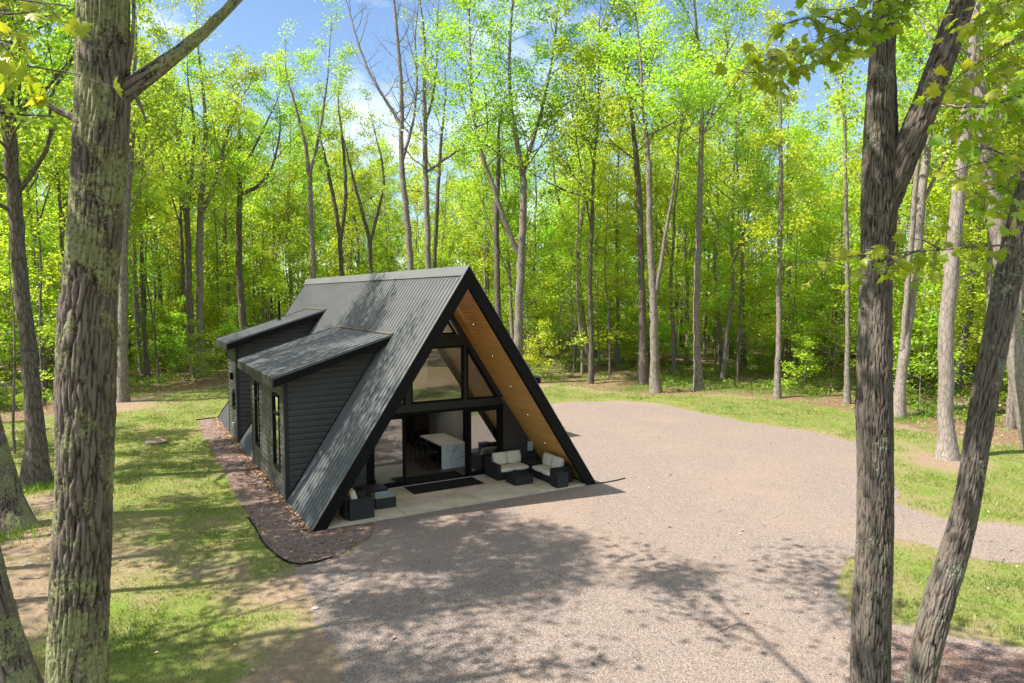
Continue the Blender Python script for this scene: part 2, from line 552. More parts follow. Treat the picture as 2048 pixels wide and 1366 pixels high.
b.inputs['Emission Color'].default_value = (1.0, 0.86, 0.62, 1); b.inputs['Emission Strength'].default_value = 0.45; MAT['lamp'] = m
MAT['sconce_glass'] = M('sconce_glass', (0.55, 0.55, 0.52), 0.4)
MAT['walnut'] = M('walnut', (0.11, 0.055, 0.03), 0.5)
MAT['grey_fabric'] = M('grey_fabric', (0.16, 0.16, 0.16), 0.9)
MAT['terracotta'] = M('terracotta', (0.24, 0.10, 0.06), 0.8)
m = M('green_glass', (0.10, 0.15, 0.09), 0.08, 0, 0.9); MAT['green_glass'] = m
m = M('lid', rough=0.9); k = N(m); k.color(k.ramp(k.noise(k.world(), 12, 4), [(0.3, (0.13, 0.085, 0.06)), (0.7, (0.27, 0.2, 0.15))])); MAT['lid'] = m
MAT['rust'] = M('rust', (0.17, 0.125, 0.095), 0.7)
m = M('stone', rough=0.9); k = N(m); k.color(k.ramp(k.noise(k.coord(), 14, 4), [(0.3, (0.22, 0.2, 0.18)), (0.7, (0.5, 0.46, 0.42))])); MAT['stone'] = m

m = M('pebble', rough=0.9); k = N(m); k.color(k.ramp(k.attr('rnd'), [(0.0, (0.09, 0.076, 0.068)), (0.4, (0.21, 0.178, 0.155)), (0.75, (0.30, 0.25, 0.21)), (1.0, (0.42, 0.38, 0.34))])); MAT['pebble'] = m
# grass blades
MAT['grass'] = leaf_mat('grass_blade', (0.085, 0.145, 0.018), (0.15, 0.22, 0.03), (0.27, 0.27, 0.075), 0.35)
MAT['fern'] = leaf_mat('fern_leaf', (0.10, 0.20, 0.018), (0.17, 0.28, 0.025), (0.25, 0.33, 0.04), 0.4)
m = M('dead_leaf', rough=0.85); k = N(m)
k.color(k.ramp(k.attr('rnd'), [(0.0, (0.12, 0.065, 0.035)), (0.5, (0.30, 0.18, 0.10)), (1.0, (0.50, 0.36, 0.24))])); MAT['dead_leaf'] = m

# ================================================================== GROUND
def gp(*pts): return [tuple(G(*q)[:2]) for q in pts]


GRAVEL = [(9.0, 0.0), (9.0, 12.5)] + gp((1110, 807), (1230, 803), (1310, 806), (1400, 825), (1500, 845), (1600, 860), (1710, 885),
    (1765, 920), (1790, 960), (1787, 1005), (1880, 1036), (2048, 1052), (2500, 1100), (2500, 1185), (2048, 1127), (1950, 1117),
    (1850, 1088), (1785, 1078), (1735, 1092), (1702, 1125), (1690, 1160), (1676, 1195), (1690, 1232), (1790, 1246), (1900, 1270),
    (2048, 1296), (2400, 1350), (2500, 1800), (1500, 1900), (960, 1640), (790, 1480), (700, 1366), (655, 1290), (615, 1200), (597, 1135), (665, 1117), (740, 1078), (752, 1046)) + [(1.4, -0.03)]
MULCH = [(0.0, 0.0), (0.0, 18.9), (-0.4, 19.3)] + gp((395, 838), (400, 860), (425, 905), (450, 950), (480, 1010), (512, 1055), (530, 1090),
    (565, 1120), (597, 1133), (665, 1117), (740, 1078), (752, 1046)) + [(1.3, -0.03)]
FOREST_EDGE_PX = [(-1600, 1000), (-700, 900), (-200, 850), (100, 830), (240, 806), (300, 792), (400, 776), (500, 760), (700, 742), (900, 742), (1040, 765), (1180, 781),
                  (1290, 788), (1400, 790), (1560, 800), (1700, 822), (1800, 850), (1890, 872), (2048, 890), (2500, 950)]
LAWN = gp(*FOREST_EDGE_PX) + gp((2500, 3000)) + gp((1024, 6000), (-700, 3000))
LAWN = [tuple(p) for p in LAWN]
EDGE_X = np.array([p[0] for p in FOREST_EDGE_PX], float)
EDGE_F = np.array([CAM[2] * FPX / (p[1] - 591) for p in FOREST_EDGE_PX])


def edge_fwd(la, f):
    """forward distance of the forest edge in the direction of a point"""
    px = 1024 + FPX * np.asarray(la) / np.maximum(np.asarray(f), 0.5)
    return np.interp(px, EDGE_X, EDGE_F)


def masks(x, y):
    la = (x - CAM[0]) * CH - (y - CAM[1]) * SHD
    f = (x - CAM[0]) * SHD + (y - CAM[1]) * CH
    ef = edge_fwd(la, f)
    wob = (fbm(x * 0.35, y * 0.35, 3) - 0.5) * 4.0
    lawn = np.clip((ef - f + wob) / 1.2 * 0.5 + 0.5, 0, 1)
    lawn = np.where(f < 1, np.clip((f + 5) / 2, 0, 1), lawn)
    lawn = np.where((f < 12) & (la > 12), lawn * np.clip((17 - la) / 2, 0, 1), lawn)
    left = np.clip((-la - 0.30 * f + 2.5) / 5, 0, 1)              # the lawn left of the cabin is thinner
    dirt = fbm(x * 0.30, y * 0.30, 9) * 0.55 + fbm(x * 1.1, y * 1.1, 12) * 0.60 - 0.42 + 0.07 * left
    dg = poly_sdf(x, y, GRAVEL)
    dirt = dirt + 0.30 * np.exp(-np.clip(dg, 0, 9) / 0.5)
    for (bx, by, r, a) in BARE:
        dirt = dirt + a * np.exp(-((x - bx) ** 2 + (y - by) ** 2) / r ** 2)
    ew = np.clip(1 - np.abs(ef - f) / 2.0, 0, 1)
    dirt = dirt + 0.35 * ew
    return lawn, np.clip(dirt, 0, 1), f, ef, dg


BARE = [(*G(1890, 925)[:2], 1.4, 0.9), (*G(50, 1080)[:2], 2.0, 0.45), (*G(100, 1000)[:2], 1.8, 0.4), (*G(640, 1330)[:2], 1.5, 0.55), (*G(60, 1230)[:2], 1.4, 0.3),
        (*G(20, 1180)[:2], 1.8, 0.4), (*G(400, 1120)[:2], 1.2, 0.14), (*G(245, 815)[:2], 1.6, 0.6), (*G(580, 1180)[:2], 0.9, 0.45)]


def make_ground():
    def axis(lo, hi, st):
        a = list(np.arange(lo, hi, st))
        return np.array([lo - 420, lo - 150, lo - 60, lo - 25, lo - 8] + a + [hi + 8, hi + 25, hi + 60, hi + 150, hi + 420])
    xs, ys = axis(-42, 66, 0.4), axis(-22, 66, 0.4)
    X, Y = np.meshgrid(xs, ys, indexing='ij')
    x, y = X.ravel(), Y.ravel()
    lawn, dirt, f, ef, dg = masks(x, y)
    dm = np.minimum(dg, poly_sdf(x, y, MULCH))
    dm = np.minimum(dm, poly_sdf(x, y, [(-0.2, -0.5), (9.2, -0.5), (9.2, 19.5), (-0.2, 19.5)]))
    free = np.clip((dm - 0.5) / 2.5, 0, 1)
    z = (fbm(x * 0.22, y * 0.22, 21, 3) - 0.5) * 0.35 * free + (fbm(x * 0.9, y * 0.9, 23, 2) - 0.5) * 0.07 * free
    z += np.clip((f - ef) / 60, 0, 1.2) * 0.6 * free
    z = np.where(free <= 0, 0.003, z + 0.003)
    V = np.stack([x, y, z], 1)
    nx, ny = len(xs), len(ys)
    i = (np.arange(nx - 1)[:, None] * ny + np.arange(ny - 1)[None]).ravel()
    F = np.stack([i, i + ny, i + ny + 1, i + 1], 1)
    me = np_mesh('ground', V, F, smooth=True)
    for nme, arr in (('lawn', lawn), ('dirt', dirt)):
        a = me.attributes.new(nme, 'FLOAT', 'POINT'); a.data.foreach_set('value', arr.astype(np.float32))
    o = link('ground', me, None, MAT['ground'])
    tag(o, 'patchy lawn and bare soil running into the leaf strewn forest floor', 'ground', kind='structure')
    return lambda qx, qy: height(qx, qy, xs, ys, z.reshape(nx, ny))


def height(qx, qy, xs, ys, Z):
    qx = np.atleast_1d(np.asarray(qx, float)); qy = np.atleast_1d(np.asarray(qy, float))
    i = np.clip(np.searchsorted(xs, qx) - 1, 0, len(xs) - 2); j = np.clip(np.searchsorted(ys, qy) - 1, 0, len(ys) - 2)
    tx = (qx - xs[i]) / (xs[i + 1] - xs[i]); ty = (qy - ys[j]) / (ys[j + 1] - ys[j])
    tx = np.clip(tx, 0, 1); ty = np.clip(ty, 0, 1)
    return (Z[i, j] * (1 - tx) + Z[i + 1, j] * tx) * (1 - ty) + (Z[i, j + 1] * (1 - tx) + Z[i + 1, j + 1] * tx) * ty


HZ = make_ground()


def ragged(poly, step, amp, seed, keep=None):
    """outline with uneven edges"""
    r = np.random.default_rng(seed); outp = []
    P = [np.array(p) for p in poly]
    for i in range(len(P)):
        a, b = P[i], P[(i + 1) % len(P)]
        L = np.linalg.norm(b - a); n = max(1, int(L / step)); nn = np.array([-(b - a)[1], (b - a)[0]]) / (L + 1e-9)
        for q in range(n):
            t = q / n; c = a + (b - a) * t
            if keep is None or not keep(c):
                c = c + nn * ((fbm(c[0] * 1.3, c[1] * 1.3, seed, 4) - 0.5) * amp * 2.4 + r.normal() * amp * 0.16)
            outp.append((c[0], c[1]))
    return outp


def sheet(name, poly, z, mat, label, cat):
    import bmesh
    from mathutils.geometry import tessellate_polygon
    me = bpy.data.meshes.new(name)
    tri = tessellate_polygon([[Vector((p[0], p[1], 0)) for p in poly]])
    me.from_pydata([(p[0], p[1], z) for p in poly], [], [tuple(t) for t in tri])
    bm = bmesh.new(); bm.from_mesh(me); bmesh.ops.recalc_face_normals(bm, faces=bm.faces[:])
    for fc in bm.faces:
        if fc.normal.z < 0: fc.normal_flip()
    bm.to_mesh(me); bm.free()
    return tag(link(name, me, None, mat), label, cat, kind='structure')


near_house = lambda c: -0.1 < c[0] < 9.1 and -0.1 < c[1] < 19
sheet('gravel_drive', ragged(GRAVEL, 0.22, 0.22, 31, near_house), 0.008, MAT['gravel'], 'wide pale gravel drive in front of and beside the cabin', 'drive')
sheet('mulch_bed', ragged(MULCH, 0.12, 0.13, 33, near_house), 0.014, MAT['mulch'], 'strip of reddish brown mulch along the left side of the cabin', 'mulch bed')

sheet('litter_path', ragged(gp((1768, 1262), (1900, 1284), (2048, 1308), (2400, 1366), (2480, 1640), (1850, 1560), (1775, 1420), (1790, 1330)), 0.15, 0.18, 35), 0.013, MAT['mulch'], 'patch of pinkish brown litter at the lower right corner of the drive', 'path')

# ================================================================== CABIN
cab = empty('a_frame_cabin', (4.5, 9.4, 0), 'black A-frame cabin with ribbed metal roof, two shed dormers and a glazed front gable', 'cabin')
AP, HW, LEN = 6.83, 4.5, 18.95
SLA = math.atan2(AP, HW); CS, SN = math.cos(SLA), math.sin(SLA); SLEN = math.hypot(AP, HW)
TH = 0.10                                                   # roof thickness


def roofpt(side, y, s, n):
    """s metres up the slope, n metres out of the plane; side -1 left, 1 right"""
    x, z = s * CS - n * SN, s * SN + n * CS
    return (x, y, z) if side < 0 else (9.0 - x, y, z)


def rib_profile(y0, y1, pitch=0.245):
    pr = []
    n = int(round((y1 - y0) / pitch)); p = (y1 - y0) / n
    for i in range(n):
        a = y0 + i * p
        h = 0.032
        pr += [(a, 0), (a + 0.014, h), (a + 0.044, h), (a + 0.058, 0), (a + p * 0.45, 0), (a + p * 0.45 + 0.008, 0.009), (a + p * 0.45 + 0.026, 0.009), (a + p * 0.45 + 0.034, 0),
               (a + p * 0.7, 0), (a + p * 0.7 + 0.008, 0.009), (a + p * 0.7 + 0.026, 0.009), (a + p * 0.7 + 0.034, 0)]
    return pr + [(y1, 0)]


for side in (-1, 1):
    m = MB()
    pr = rib_profile(-0.02, LEN)
    rows = [0.0, 2.73, 5.46, SLEN]
    vs = [roofpt(side, y, s, n) for s in rows for (y, n) in pr]
    k_ = len(pr)
    m.add(vs, [(r * k_ + i, r * k_ + i + 1, (r + 1) * k_ + i + 1, (r + 1) * k_ + i) for r in range(len(rows) - 1) for i in range(k_ - 1)])
    m.build('roof_panel', MAT['metal_roof'], cab)
    # wood lining on the inner face, over the porch and the rooms
    m = MB()
    for (ya_, yb_, nm_, mt_) in ((0.16, 2.90, 'wood_soffit', 'pine'), (2.901, LEN - 0.1, 'ceiling', 'pine_pale')):
        m = MB()
        a, b = roofpt(side, ya_, 0.05, -TH), roofpt(side, ya_, SLEN - 0.16, -TH)
        c, d_ = roofpt(side, yb_, SLEN - 0.16, -TH), roofpt(side, yb_, 0.05, -TH)
        a2, b2, c2, d2 = [roofpt(side, *q, -0.012) for q in ((ya_, 0.05), (ya_, SLEN - 0.02), (yb_, SLEN - 0.02), (yb_, 0.05))]
        m.add([a, b, c, d_, a2, b2, c2, d2], [(0, 1, 2, 3), (4, 7, 6, 5), (0, 4, 5, 1), (1, 5, 6, 2), (2, 6, 7, 3), (3, 7, 4, 0)])
        m.build(nm_, MAT[mt_], cab)
    # rake board on the front edge and back edge, with a thin metal drip line
    for (ya, yb, dp) in ((-0.03, 0.15, 0.285), (LEN - 0.09, LEN + 0.05, 0.2)):
        m = MB()
        P = [roofpt(side, ya, 0.0, 0.03), roofpt(side, ya, SLEN + (0.03 * 0.66), 0.03), roofpt(side, ya, SLEN - dp / math.tan(math.pi / 2 - SLA + 1e-6) * 0 - dp * SN / CS * CS * 0 - dp * (CS / SN) * 0, -dp), roofpt(side, ya, 0.0, -dp)]
        # inner top corner meets the centre line, inner foot meets the ground
        zt = AP - dp / CS
        P[1] = (4.5, ya, AP + 0.03 / CS)
        P[2] = (4.5, ya, zt)
        xf = dp / SN
        P[3] = (xf, ya, 0.0) if side < 0 else (9 - xf, ya, 0.0)
        m.prism(P, (0, yb - ya, 0))
        m.build('rake_board', MAT['trim_black'], cab)
    m = MB()
    p0, p1 = roofpt(side, -0.035, 0.02, 0.045), roofpt(side, -0.035, SLEN, 0.045)
    q0, q1 = roofpt(side, -0.035, 0.02, 0.031), roofpt(side, -0.035, SLEN, 0.031)
    m.prism([p0, p1, q1, q0], (0, 0.14, 0)); m.build('drip_edge', MAT['metal_roof'], cab)
    # ridge cap wing
    m = MB()
    m.prism([roofpt(side, -0.04, SLEN - 0.26, 0.040), roofpt(side, -0.04, SLEN - 0.26, 0.050), (4.5, -0.04, AP + 0.050 / CS), (4.5, -0.04, AP + 0.040 / CS)], (0, LEN + 0.1, 0))
    m.build('ridge_cap', MAT['metal_roof'], cab)

# slab under the porch and floor of the rooms
m = MB(); m.box(0.33, 8.67, 0.0, 3.0, -0.15, 0.05)
m.build('porch_slab', MAT['concrete'], cab)
for xx in (2.52, 4.9, 7.2):
    m = MB(); m.box(xx, xx + 0.012, 0.004, 2.6, 0.05, 0.0515); m.build('slab_joint', MAT['dark_cab'], cab)
m = MB(); m.box(0.3, 8.7, 3.0, 18.7, -0.15, 0.055); m.build('room_floor', MAT['floor_in'], cab)

# lapped siding ------------------------------------------------------


def clip_z(poly, z0, z1):
    for (zz, sg) in ((z0, 1), (z1, -1)):
        o_ = []
        for i in range(len(poly)):
            a, b = poly[i], poly[(i + 1) % len(poly)]
            ia, ib = (a[1] - zz) * sg >= 0, (b[1] - zz) * sg >= 0
            if ia: o_.append(a)
            if ia != ib:
                t = (zz - a[1]) / (b[1] - a[1]); o_.append((a[0] + (b[0] - a[0]) * t, zz))
        poly = o_
        if len(poly) < 3: return []
    return poly


def lap_wall(name, poly, to3, nrm, parent, course=0.18, mat='siding', holes=()):
    """lapped boards over a convex polygon of (u, z); to3 maps (u, z, out) to world; holes are (u0,u1,z0,z1)"""
    m = MB()
    z = min(p[1] for p in poly); zt = max(p[1] for p in poly)
    cuts = []
    while z < zt - 1e-4:
        cuts.append((z, min(z + course, zt))); z += course
    for (a, b) in cuts:
        us = sorted(set([-1e3, 1e3] + [h[i] for h in holes for i in (0, 1) if h[2] < (a + b) / 2 < h[3]]))
        for ua, ub in zip(us[:-1], us[1:]):
            if any(h[0] <= ua and ub <= h[1] and h[2] < (a + b) / 2 < h[3] for h in holes): continue
            pc = clip_z(poly, a, b)
            if not pc: continue
            pc = [(q[1], q[0]) for q in pc]; pc = clip_z(pc, ua, ub) if len(us) > 2 else pc
            if not pc: continue
            pc = [(q[1], q[0]) for q in pc]
            for (za, zb, oa, ob) in ((a, a + 0.5 * course, 0.040, 0.036), (a + 0.5 * course, a + course, 0.036, 0.002)):
                pq = clip_z(pc, za, min(zb, b))
                if len(pq) < 3: continue
                off = lambda zz: oa + (ob - oa) * (zz - za) / (zb - za)
                vs = [to3(u, zz, off(zz)) for (u, zz) in pq]
                m.add(vs, [tuple(range(len(vs)))])
            lo = [q for q in pc if abs(q[1] - a) < 1e-5]
            if len(lo) >= 2:
                u0, u1 = min(q[0] for q in lo), max(q[0] for q in lo)
                m.add([to3(u0, a, 0.040), to3(u1, a, 0.040), to3(u1, a, -0.002), to3(u0, a, -0.002)], [(0, 1, 2, 3)])
    return m.build(name, MAT[mat], parent)


# front gable at YW ---------------------------------------------------
YW = 2.75
ZI = lambda x: AP - TH / CS - abs(x - 4.5) * AP / HW           # lining height
fr = lambda u, z, o: (u, YW - o, z)
lap_wall('gable_wall', [(7.12, 0.05), (8.83, 0.05), (7.20, 2.48), (7.12, 2.48)], fr, None, cab, 0.13)
lap_wall('gable_wall', [(0.17, 0.05), (2.32, 0.05), (2.32, 2.48), (1.80, 2.48)], fr, None, cab, 0.13)


def panel(m, poly, y0, y1):
    m.prism([(p[0], y0, p[1]) for p in poly], (0, y1 - y0, 0))


m = MB()
# beam above the doors, head beam, mullions and the boards along the roof line
panel(m, [(1.78, 2.37), (7.22, 2.37), (7.05, 2.62), (1.95, 2.62)], YW - 0.02, YW + 0.16)
m.build('door_beam', MAT['board'], cab)
m = MB(); panel(m, [(3.28, 4.43), (5.72, 4.43), (5.47, 4.80), (3.53, 4.80)], YW - 0.021, YW + 0.15); m.build('head_beam', MAT['board'], cab)
for (xa, xb) in ((3.62, 3.80), (5.66, 5.77)):
    m = MB(); m.box(xa, xb, YW - 0.015, YW + 0.15, 2.621, 4.429); m.build('mullion', MAT['board'], cab)
for sgn in (-1, 1):
    m = MB()
    z0, z1 = 2.62, 6.70
    xa = 4.5 + sgn * (AP - TH / CS - z0) * HW / AP
    m.prism([(xa, YW - 0.03, z0), (4.5, YW - 0.03, 6.72), (4.5, YW - 0.03, 6.36), (4.5 + sgn * (6.36 - z0) * HW / AP, YW - 0.03, z0)], (0, 0.17, 0))
    m.build('roof_line_board', MAT['board'], cab)


def window(poly, y, parent, gl='glass', fw=0.06, name='window', dp=0.09, sub_mat='trim_black'):
    """framed pane filling a convex polygon of (x, z) in a plane y = const facing -Y"""
    c = np.mean(np.array(poly), 0)
    P = np.array(poly, float)
    n = len(P)
    # inset polygon by moving each edge inwards
    inner = []
    A = sum(P[i][0] * P[(i + 1) % n][1] - P[(i + 1) % n][0] * P[i][1] for i in range(n)) / 2
    sg = 1 if A > 0 else -1
    for i in range(n):
        a, b, c2 = P[i - 1], P[i], P[(i + 1) % n]
        n1 = np.array([-(b - a)[1], (b - a)[0]]) * sg; n1 /= np.linalg.norm(n1)
        n2 = np.array([-(c2 - b)[1], (c2 - b)[0]]) * sg; n2 /= np.linalg.norm(n2)
        Mx = np.array([n1, n2]); rhs = np.array([n1 @ a + fw, n2 @ b + fw])
        inner.append(np.linalg.solve(Mx, rhs))
    m = MB()
    vs = [(p[0], yy, p[1]) for yy in (y - dp / 2, y + dp / 2) for p in list(P) + inner]
    fs = []
    for i in range(n):
        j = (i + 1) % n
        fs += [(i, j, n + j, n + i), (2 * n + i, 3 * n + i, 3 * n + j, 2 * n + j), (i, 2 * n + i, 2 * n + j, j), (n + i, n + j, 3 * n + j, 3 * n + i)]
    m.add(vs, fs)
    o = m.build(name, MAT[sub_mat], parent)
    g = MB(); g.add([(p[0], y + 0.005, p[1]) for p in inner], [tuple(range(n))])
    g.build('pane', MAT[gl], o)
    return o


window([(3.80, 2.62), (5.66, 2.62), (5.66, 4.43), (3.80, 4.43)], YW + 0.03, cab, 'glass', 0.065)
window([(5.77, 2.62), (6.92, 2.62), (5.77, 4.40)], YW + 0.03, cab, 'glass', 0.055)
window([(2.08, 2.62), (3.62, 2.62), (3.62, 4.43), (3.25, 4.43)], YW + 0.03, cab, 'glass', 0.055)
window([(3.58, 4.81), (5.42, 4.81), (4.5, 6.22)], YW + 0.03, cab, 'glass', 0.055)

# sliding glass doors -------------------------------------------------
sd = MB()
sd.box(2.321, 2.45, YW - 0.06, YW + 0.12, 0.05, 2.369); sd.box(7.0, 7.119, YW - 0.06, YW + 0.12, 0.05, 2.369)
sd.box(2.451, 6.999, YW - 0.058, YW + 0.118, 2.29, 2.368); sd.box(2.451, 6.999, YW - 0.10, YW + 0.13, 0.051, 0.075)
SD = sd.build('sliding_door', MAT['trim_black'], cab)
m = MB(); m.box(2.30, 7.14, YW - 0.16, YW - 0.101, 0.05, 0.062); m.build('sill', MAT['sconce_glass'], SD)


def leaf_panel(x0, x1, y):
    f = MB()
    for (a, b, z0, z1) in ((x0, x0 + 0.11, 0.08, 2.285), (x1 - 0.11, x1, 0.08, 2.285), (x0 + 0.11, x1 - 0.11, 0.08, 0.20), (x0 + 0.11, x1 - 0.11, 2.20, 2.285)):
        f.box(a, b, y, y + 0.045, z0, z1)
    o = f.build('door_panel', MAT['trim_black'], SD)
    return o


lp = leaf_panel(2.46, 3.60, YW - 0.05)
g = MB(); g.add([(2.57, YW - 0.03, .2), (3.49, YW - 0.03, .2), (3.49, YW - 0.03, 2.2), (2.57, YW - 0.03, 2.2)], [(0, 1, 2, 3)])
gp_ = g.build('door_glass', MAT['glass_tint'], SD)
lp2 = leaf_panel(5.80, 6.99, YW - 0.05)
g = MB(); g.add([(5.91, YW - 0.03, .2), (6.88, YW - 0.03, .2), (6.88, YW - 0.03, 2.2), (5.91, YW - 0.03, 2.2)], [(0, 1, 2, 3)])
g.build('door_glass', MAT['glass_tint'], SD)
lp3 = leaf_panel(5.72, 6.90, YW + 0.02)
m = MB(); m.box(5.735, 5.765, YW - 0.005, YW + 0.019, 0.95, 1.3); m.build('handle', MAT['trim_black'], SD)

m = MB(); m.box(8.10, 8.29, YW - 0.11, YW - 0.03, 0.66, 0.98, 0.01)
wl = m.build('wall_box', MAT['sconce_glass'], cab)

# downlights in the wood lining ---------------------------------------
for t in (0.612, 0.687, 0.761, 0.833, 0.908):
    s = (9.0 - t * 9.0) / CS
    m = MB()
    c = np.array(roofpt(1, 1.62, s - 0.08, -TH - 0.004))
    nrm = np.array([-SN, 0, -CS]); u = np.array([0, 1, 0]); v = np.cross(nrm, u)
    ring = [c + 0.055 * (math.cos(q) * u + math.sin(q) * v) for q in np.arange(12) * math.pi / 6]
    ring2 = [c + nrm * 0.012 + 0.045 * (math.cos(q) * u + math.sin(q) * v) for q in np.arange(12) * math.pi / 6]
    rg3 = [c + nrm * 0.010 + 0.026 * (math.cos(q) * u + math.sin(q) * v) for q in np.arange(12) * math.pi / 6]
    m.add(ring + ring2 + rg3, [(i, (i + 1) % 12, 12 + (i + 1) % 12, 12 + i) for i in range(12)] + [(12 + i, 12 + (i + 1) % 12, 24 + (i + 1) % 12, 24 + i) for i in range(12)])
    dl = m.build('downlight', MAT['dark_cab'], cab)
    m = MB(); m.add(rg3, [tuple(range(12))]); m.build('bulb', MAT['lamp'], dl)

# dormers --------------------------------------------------------------


def dormer(y0, y1, side, xw, zw_out, xtop, ztop, ov, eave, name='dormer', wins=()):
    """shed dormer: wall plane at x = xw (measured outwards from the left foot), roof from the eave up to (xtop, ztop)"""
    fx = (lambda x: x) if side < 0 else (lambda x: 9.0 - x)
    xe = xw - eave
    sl_ = (ztop - zw_out) / (xtop - xe)
    zr = lambda x: zw_out + (x - xe) * sl_
    RT = 0.10
    root = MB()
    # end wall with windows
    wt = zr(xw) - RT - 0.01
    root_o = lap_wall(name, [(y0, 0.02), (y1, 0.02), (y1, wt), (y0, wt)], lambda u, z, o: (fx(xw - o), u, z), None, cab, 0.18, 'siding', [(w_[0] - 0.02, w_[1] + 0.02, w_[2] - 0.02, w_[3] + 0.02) for w_ in wins])
    # side walls: from the wall plane to where the roof plane rises
    for (yy, sg) in ((y0, -1), (y1, 1)):
        xs_ = (zr(xtop) - RT) / (AP / HW)
        poly = [(xw, 0.02), (xw + 0.02, 0.02), (xs_ - 0.06, zr(xs_) - RT), (xw, wt)]
        lap_wall('side_wall', poly, lambda u, z, o, yy=yy, sg=sg: (fx(u), yy + sg * o, z), None, root_o, 0.18)
        m = MB(); m.box(min(fx(xw - 0.047), fx(xw + 0.08)), max(fx(xw - 0.047), fx(xw + 0.08)), min(yy + sg * 0.046, yy - sg * 0.09), max(yy + sg * 0.046, yy - sg * 0.09), 0.015, wt + 0.01)
        m.build('corner_board', MAT['board'], root_o)
        m = MB()   # flashing where the side wall meets the roof
        a = np.array([fx(xw + 0.05), yy + sg * 0.004, 0.09]); b = np.array([fx(xs_ - 0.02), yy + sg * 0.004, (xs_ - 0.05) * AP / HW + 0.02])
        m.prism([a, b, b + (0, 0, 0.10), a + (0, 0, 0.10)], (0, sg * 0.045, 0)); m.build('flashing', MAT['trim_black'], root_o)
    # roof deck
    ya, yb = y0 - ov, y1 + ov
    m = MB()
    pr = rib_profile(ya, yb, 0.42)
    k_ = len(pr)
    vs = [(fx(x), y, zr(x) + n) for x in (xe, xtop) for (y, n) in pr]
    m.add(vs, [(i, i + 1, k_ + i + 1, k_ + i) for i in range(k_ - 1)])
    ro = m.build('dormer_roof', MAT['metal_roof'], root_o)
    m = MB()
    m.prism([(fx(xe + 0.02), ya + 0.02, zr(xe + 0.02) - 0.005), (fx(xtop), ya + 0.02, zr(xtop) - 0.005), (fx(xtop - 0.02), ya + 0.02, zr(xtop) - RT), (fx(xe + 0.02), ya + 0.02, zr(xe) - RT)], (0, yb - ya - 0.04, 0))
    m.build('soffit', MAT['trim_black'], root_o)
    # fascias
    m = MB()
    m.box(min(fx(xe - 0.012), fx(xe + 0.03)), max(fx(xe - 0.012), fx(xe + 0.03)), ya - 0.012, yb + 0.012, zr(xe) - 0.27, zr(xe) - 0.004); m.build('eave_fascia', MAT['board'], root_o)
    for (yy, sg) in ((ya, -1), (yb, 1)):
        m = MB()
        m.prism([(fx(xe + 0.031), yy, zr(xe) - 0.006), (fx(xtop + 0.05), yy, zr(xtop + .05) - 0.006), (fx(xtop - 0.07), yy, zr(xtop) - 0.25), (fx(xe + 0.031), yy, zr(xe) - 0.27)], (0, -sg * 0.035, 0))
        m.build('gable_fascia', MAT['trim_black'], root_o)
        m = MB(); m.prism([(fx(xe), yy + sg * 0.014, zr(xe) + 0.034), (fx(xtop), yy + sg * 0.014, zr(xtop) + 0.034), (fx(xtop), yy + sg * 0.014, zr(xtop) - 0.04), (fx(xe), yy + sg * 0.014, zr(xe) - 0.04)], (0, -sg * 0.012, 0))
        m.build('drip_edge', MAT['metal_roof'], root_o)
    m = MB(); m.box(min(fx(xtop - 0.05), fx(xtop + 0.03)), max(fx(xtop - 0.05), fx(xtop + 0.03)), ya - 0.02, yb + 0.02, zr(xtop) + 0.026, zr(xtop) + 0.06); m.build('top_flashing', MAT['rust'], root_o)
    for (ya_, yb_, za, zb, rail) in wins:
        f = MB()
        xa, xb = sorted((fx(xw - 0.062), fx(xw + 0.04)))
        fwid = 0.075
        for (q0, q1, r0, r1) in ((ya_, ya_ + fwid, za, zb), (yb_ - fwid, yb_, za, zb), (ya_ + fwid, yb_ - fwid, za, za + fwid), (ya_ + fwid, yb_ - fwid, zb - fwid, zb)):
            f.box(xa, xb, q0, q1, r0, r1)
        if rail: f.box(xa + 0.01, xb - 0.01, ya_ + fwid, yb_ - fwid, rail - 0.04, rail + 0.04)
        wo = f.build('window', MAT['trim_black'], root_o)
        g = MB(); xg = fx(xw - 0.01)
        g.add([(xg, ya_ + fwid, za + fwid), (xg, yb_ - fwid, za + fwid), (xg, yb_ - fwid, zb - fwid), (xg, ya_ + fwid, zb - fwid)], [(0, 1, 2, 3)])
        g.build('pane', MAT['glass_tint'], wo)
    return root_o, zr


d1, zr1 = dormer(3.05, 8.6, -1, 0.0, 3.72, 3.19, 4.85, 0.42, 0.42, wins=((3.72, 4.72, 0.72, 3.06, 2.45), (7.12, 7.92, 0.80, 3.08, 2.45)))
d2, zr2 = dormer(12.25, 14.55, -1, 0.0, 4.16, 3.58, 5.45, 0.42, 0.42, wins=((12.62, 13.35, 1.35, 2.1, 0),))
d3, zr3 = dormer(7.3, 9.8, 1, -1.85, 2.62, 2.35, 3.55, 0.42, 0.42, wins=())
m = MB(); m.box(-0.16, -0.03, 13.05, 13.2, 2.55, 2.85, 0.02); m.build('wall_lamp', MAT['trim_black'], d2)
m = MB(); m.box(-0.13, -0.03, 12.9, 13.1, 0.55, 0.75, 0.02); m.build('hose_tap_box', MAT['sconce_glass'], d2)
m = MB(); m.tube([(2.05, 13.9, zr2(2.05) - 0.02), (2.05, 13.9, zr2(2.05) + 0.85)], [0.055, 0.055], 12); m.tube([(2.05, 13.9, zr2(2.05) + 0.02), (2.05, 13.9, zr2(2.05) + 0.09)], [0.12, 0.07], 12)
m.build('vent_pipe', MAT['trim_black'], d2, False)
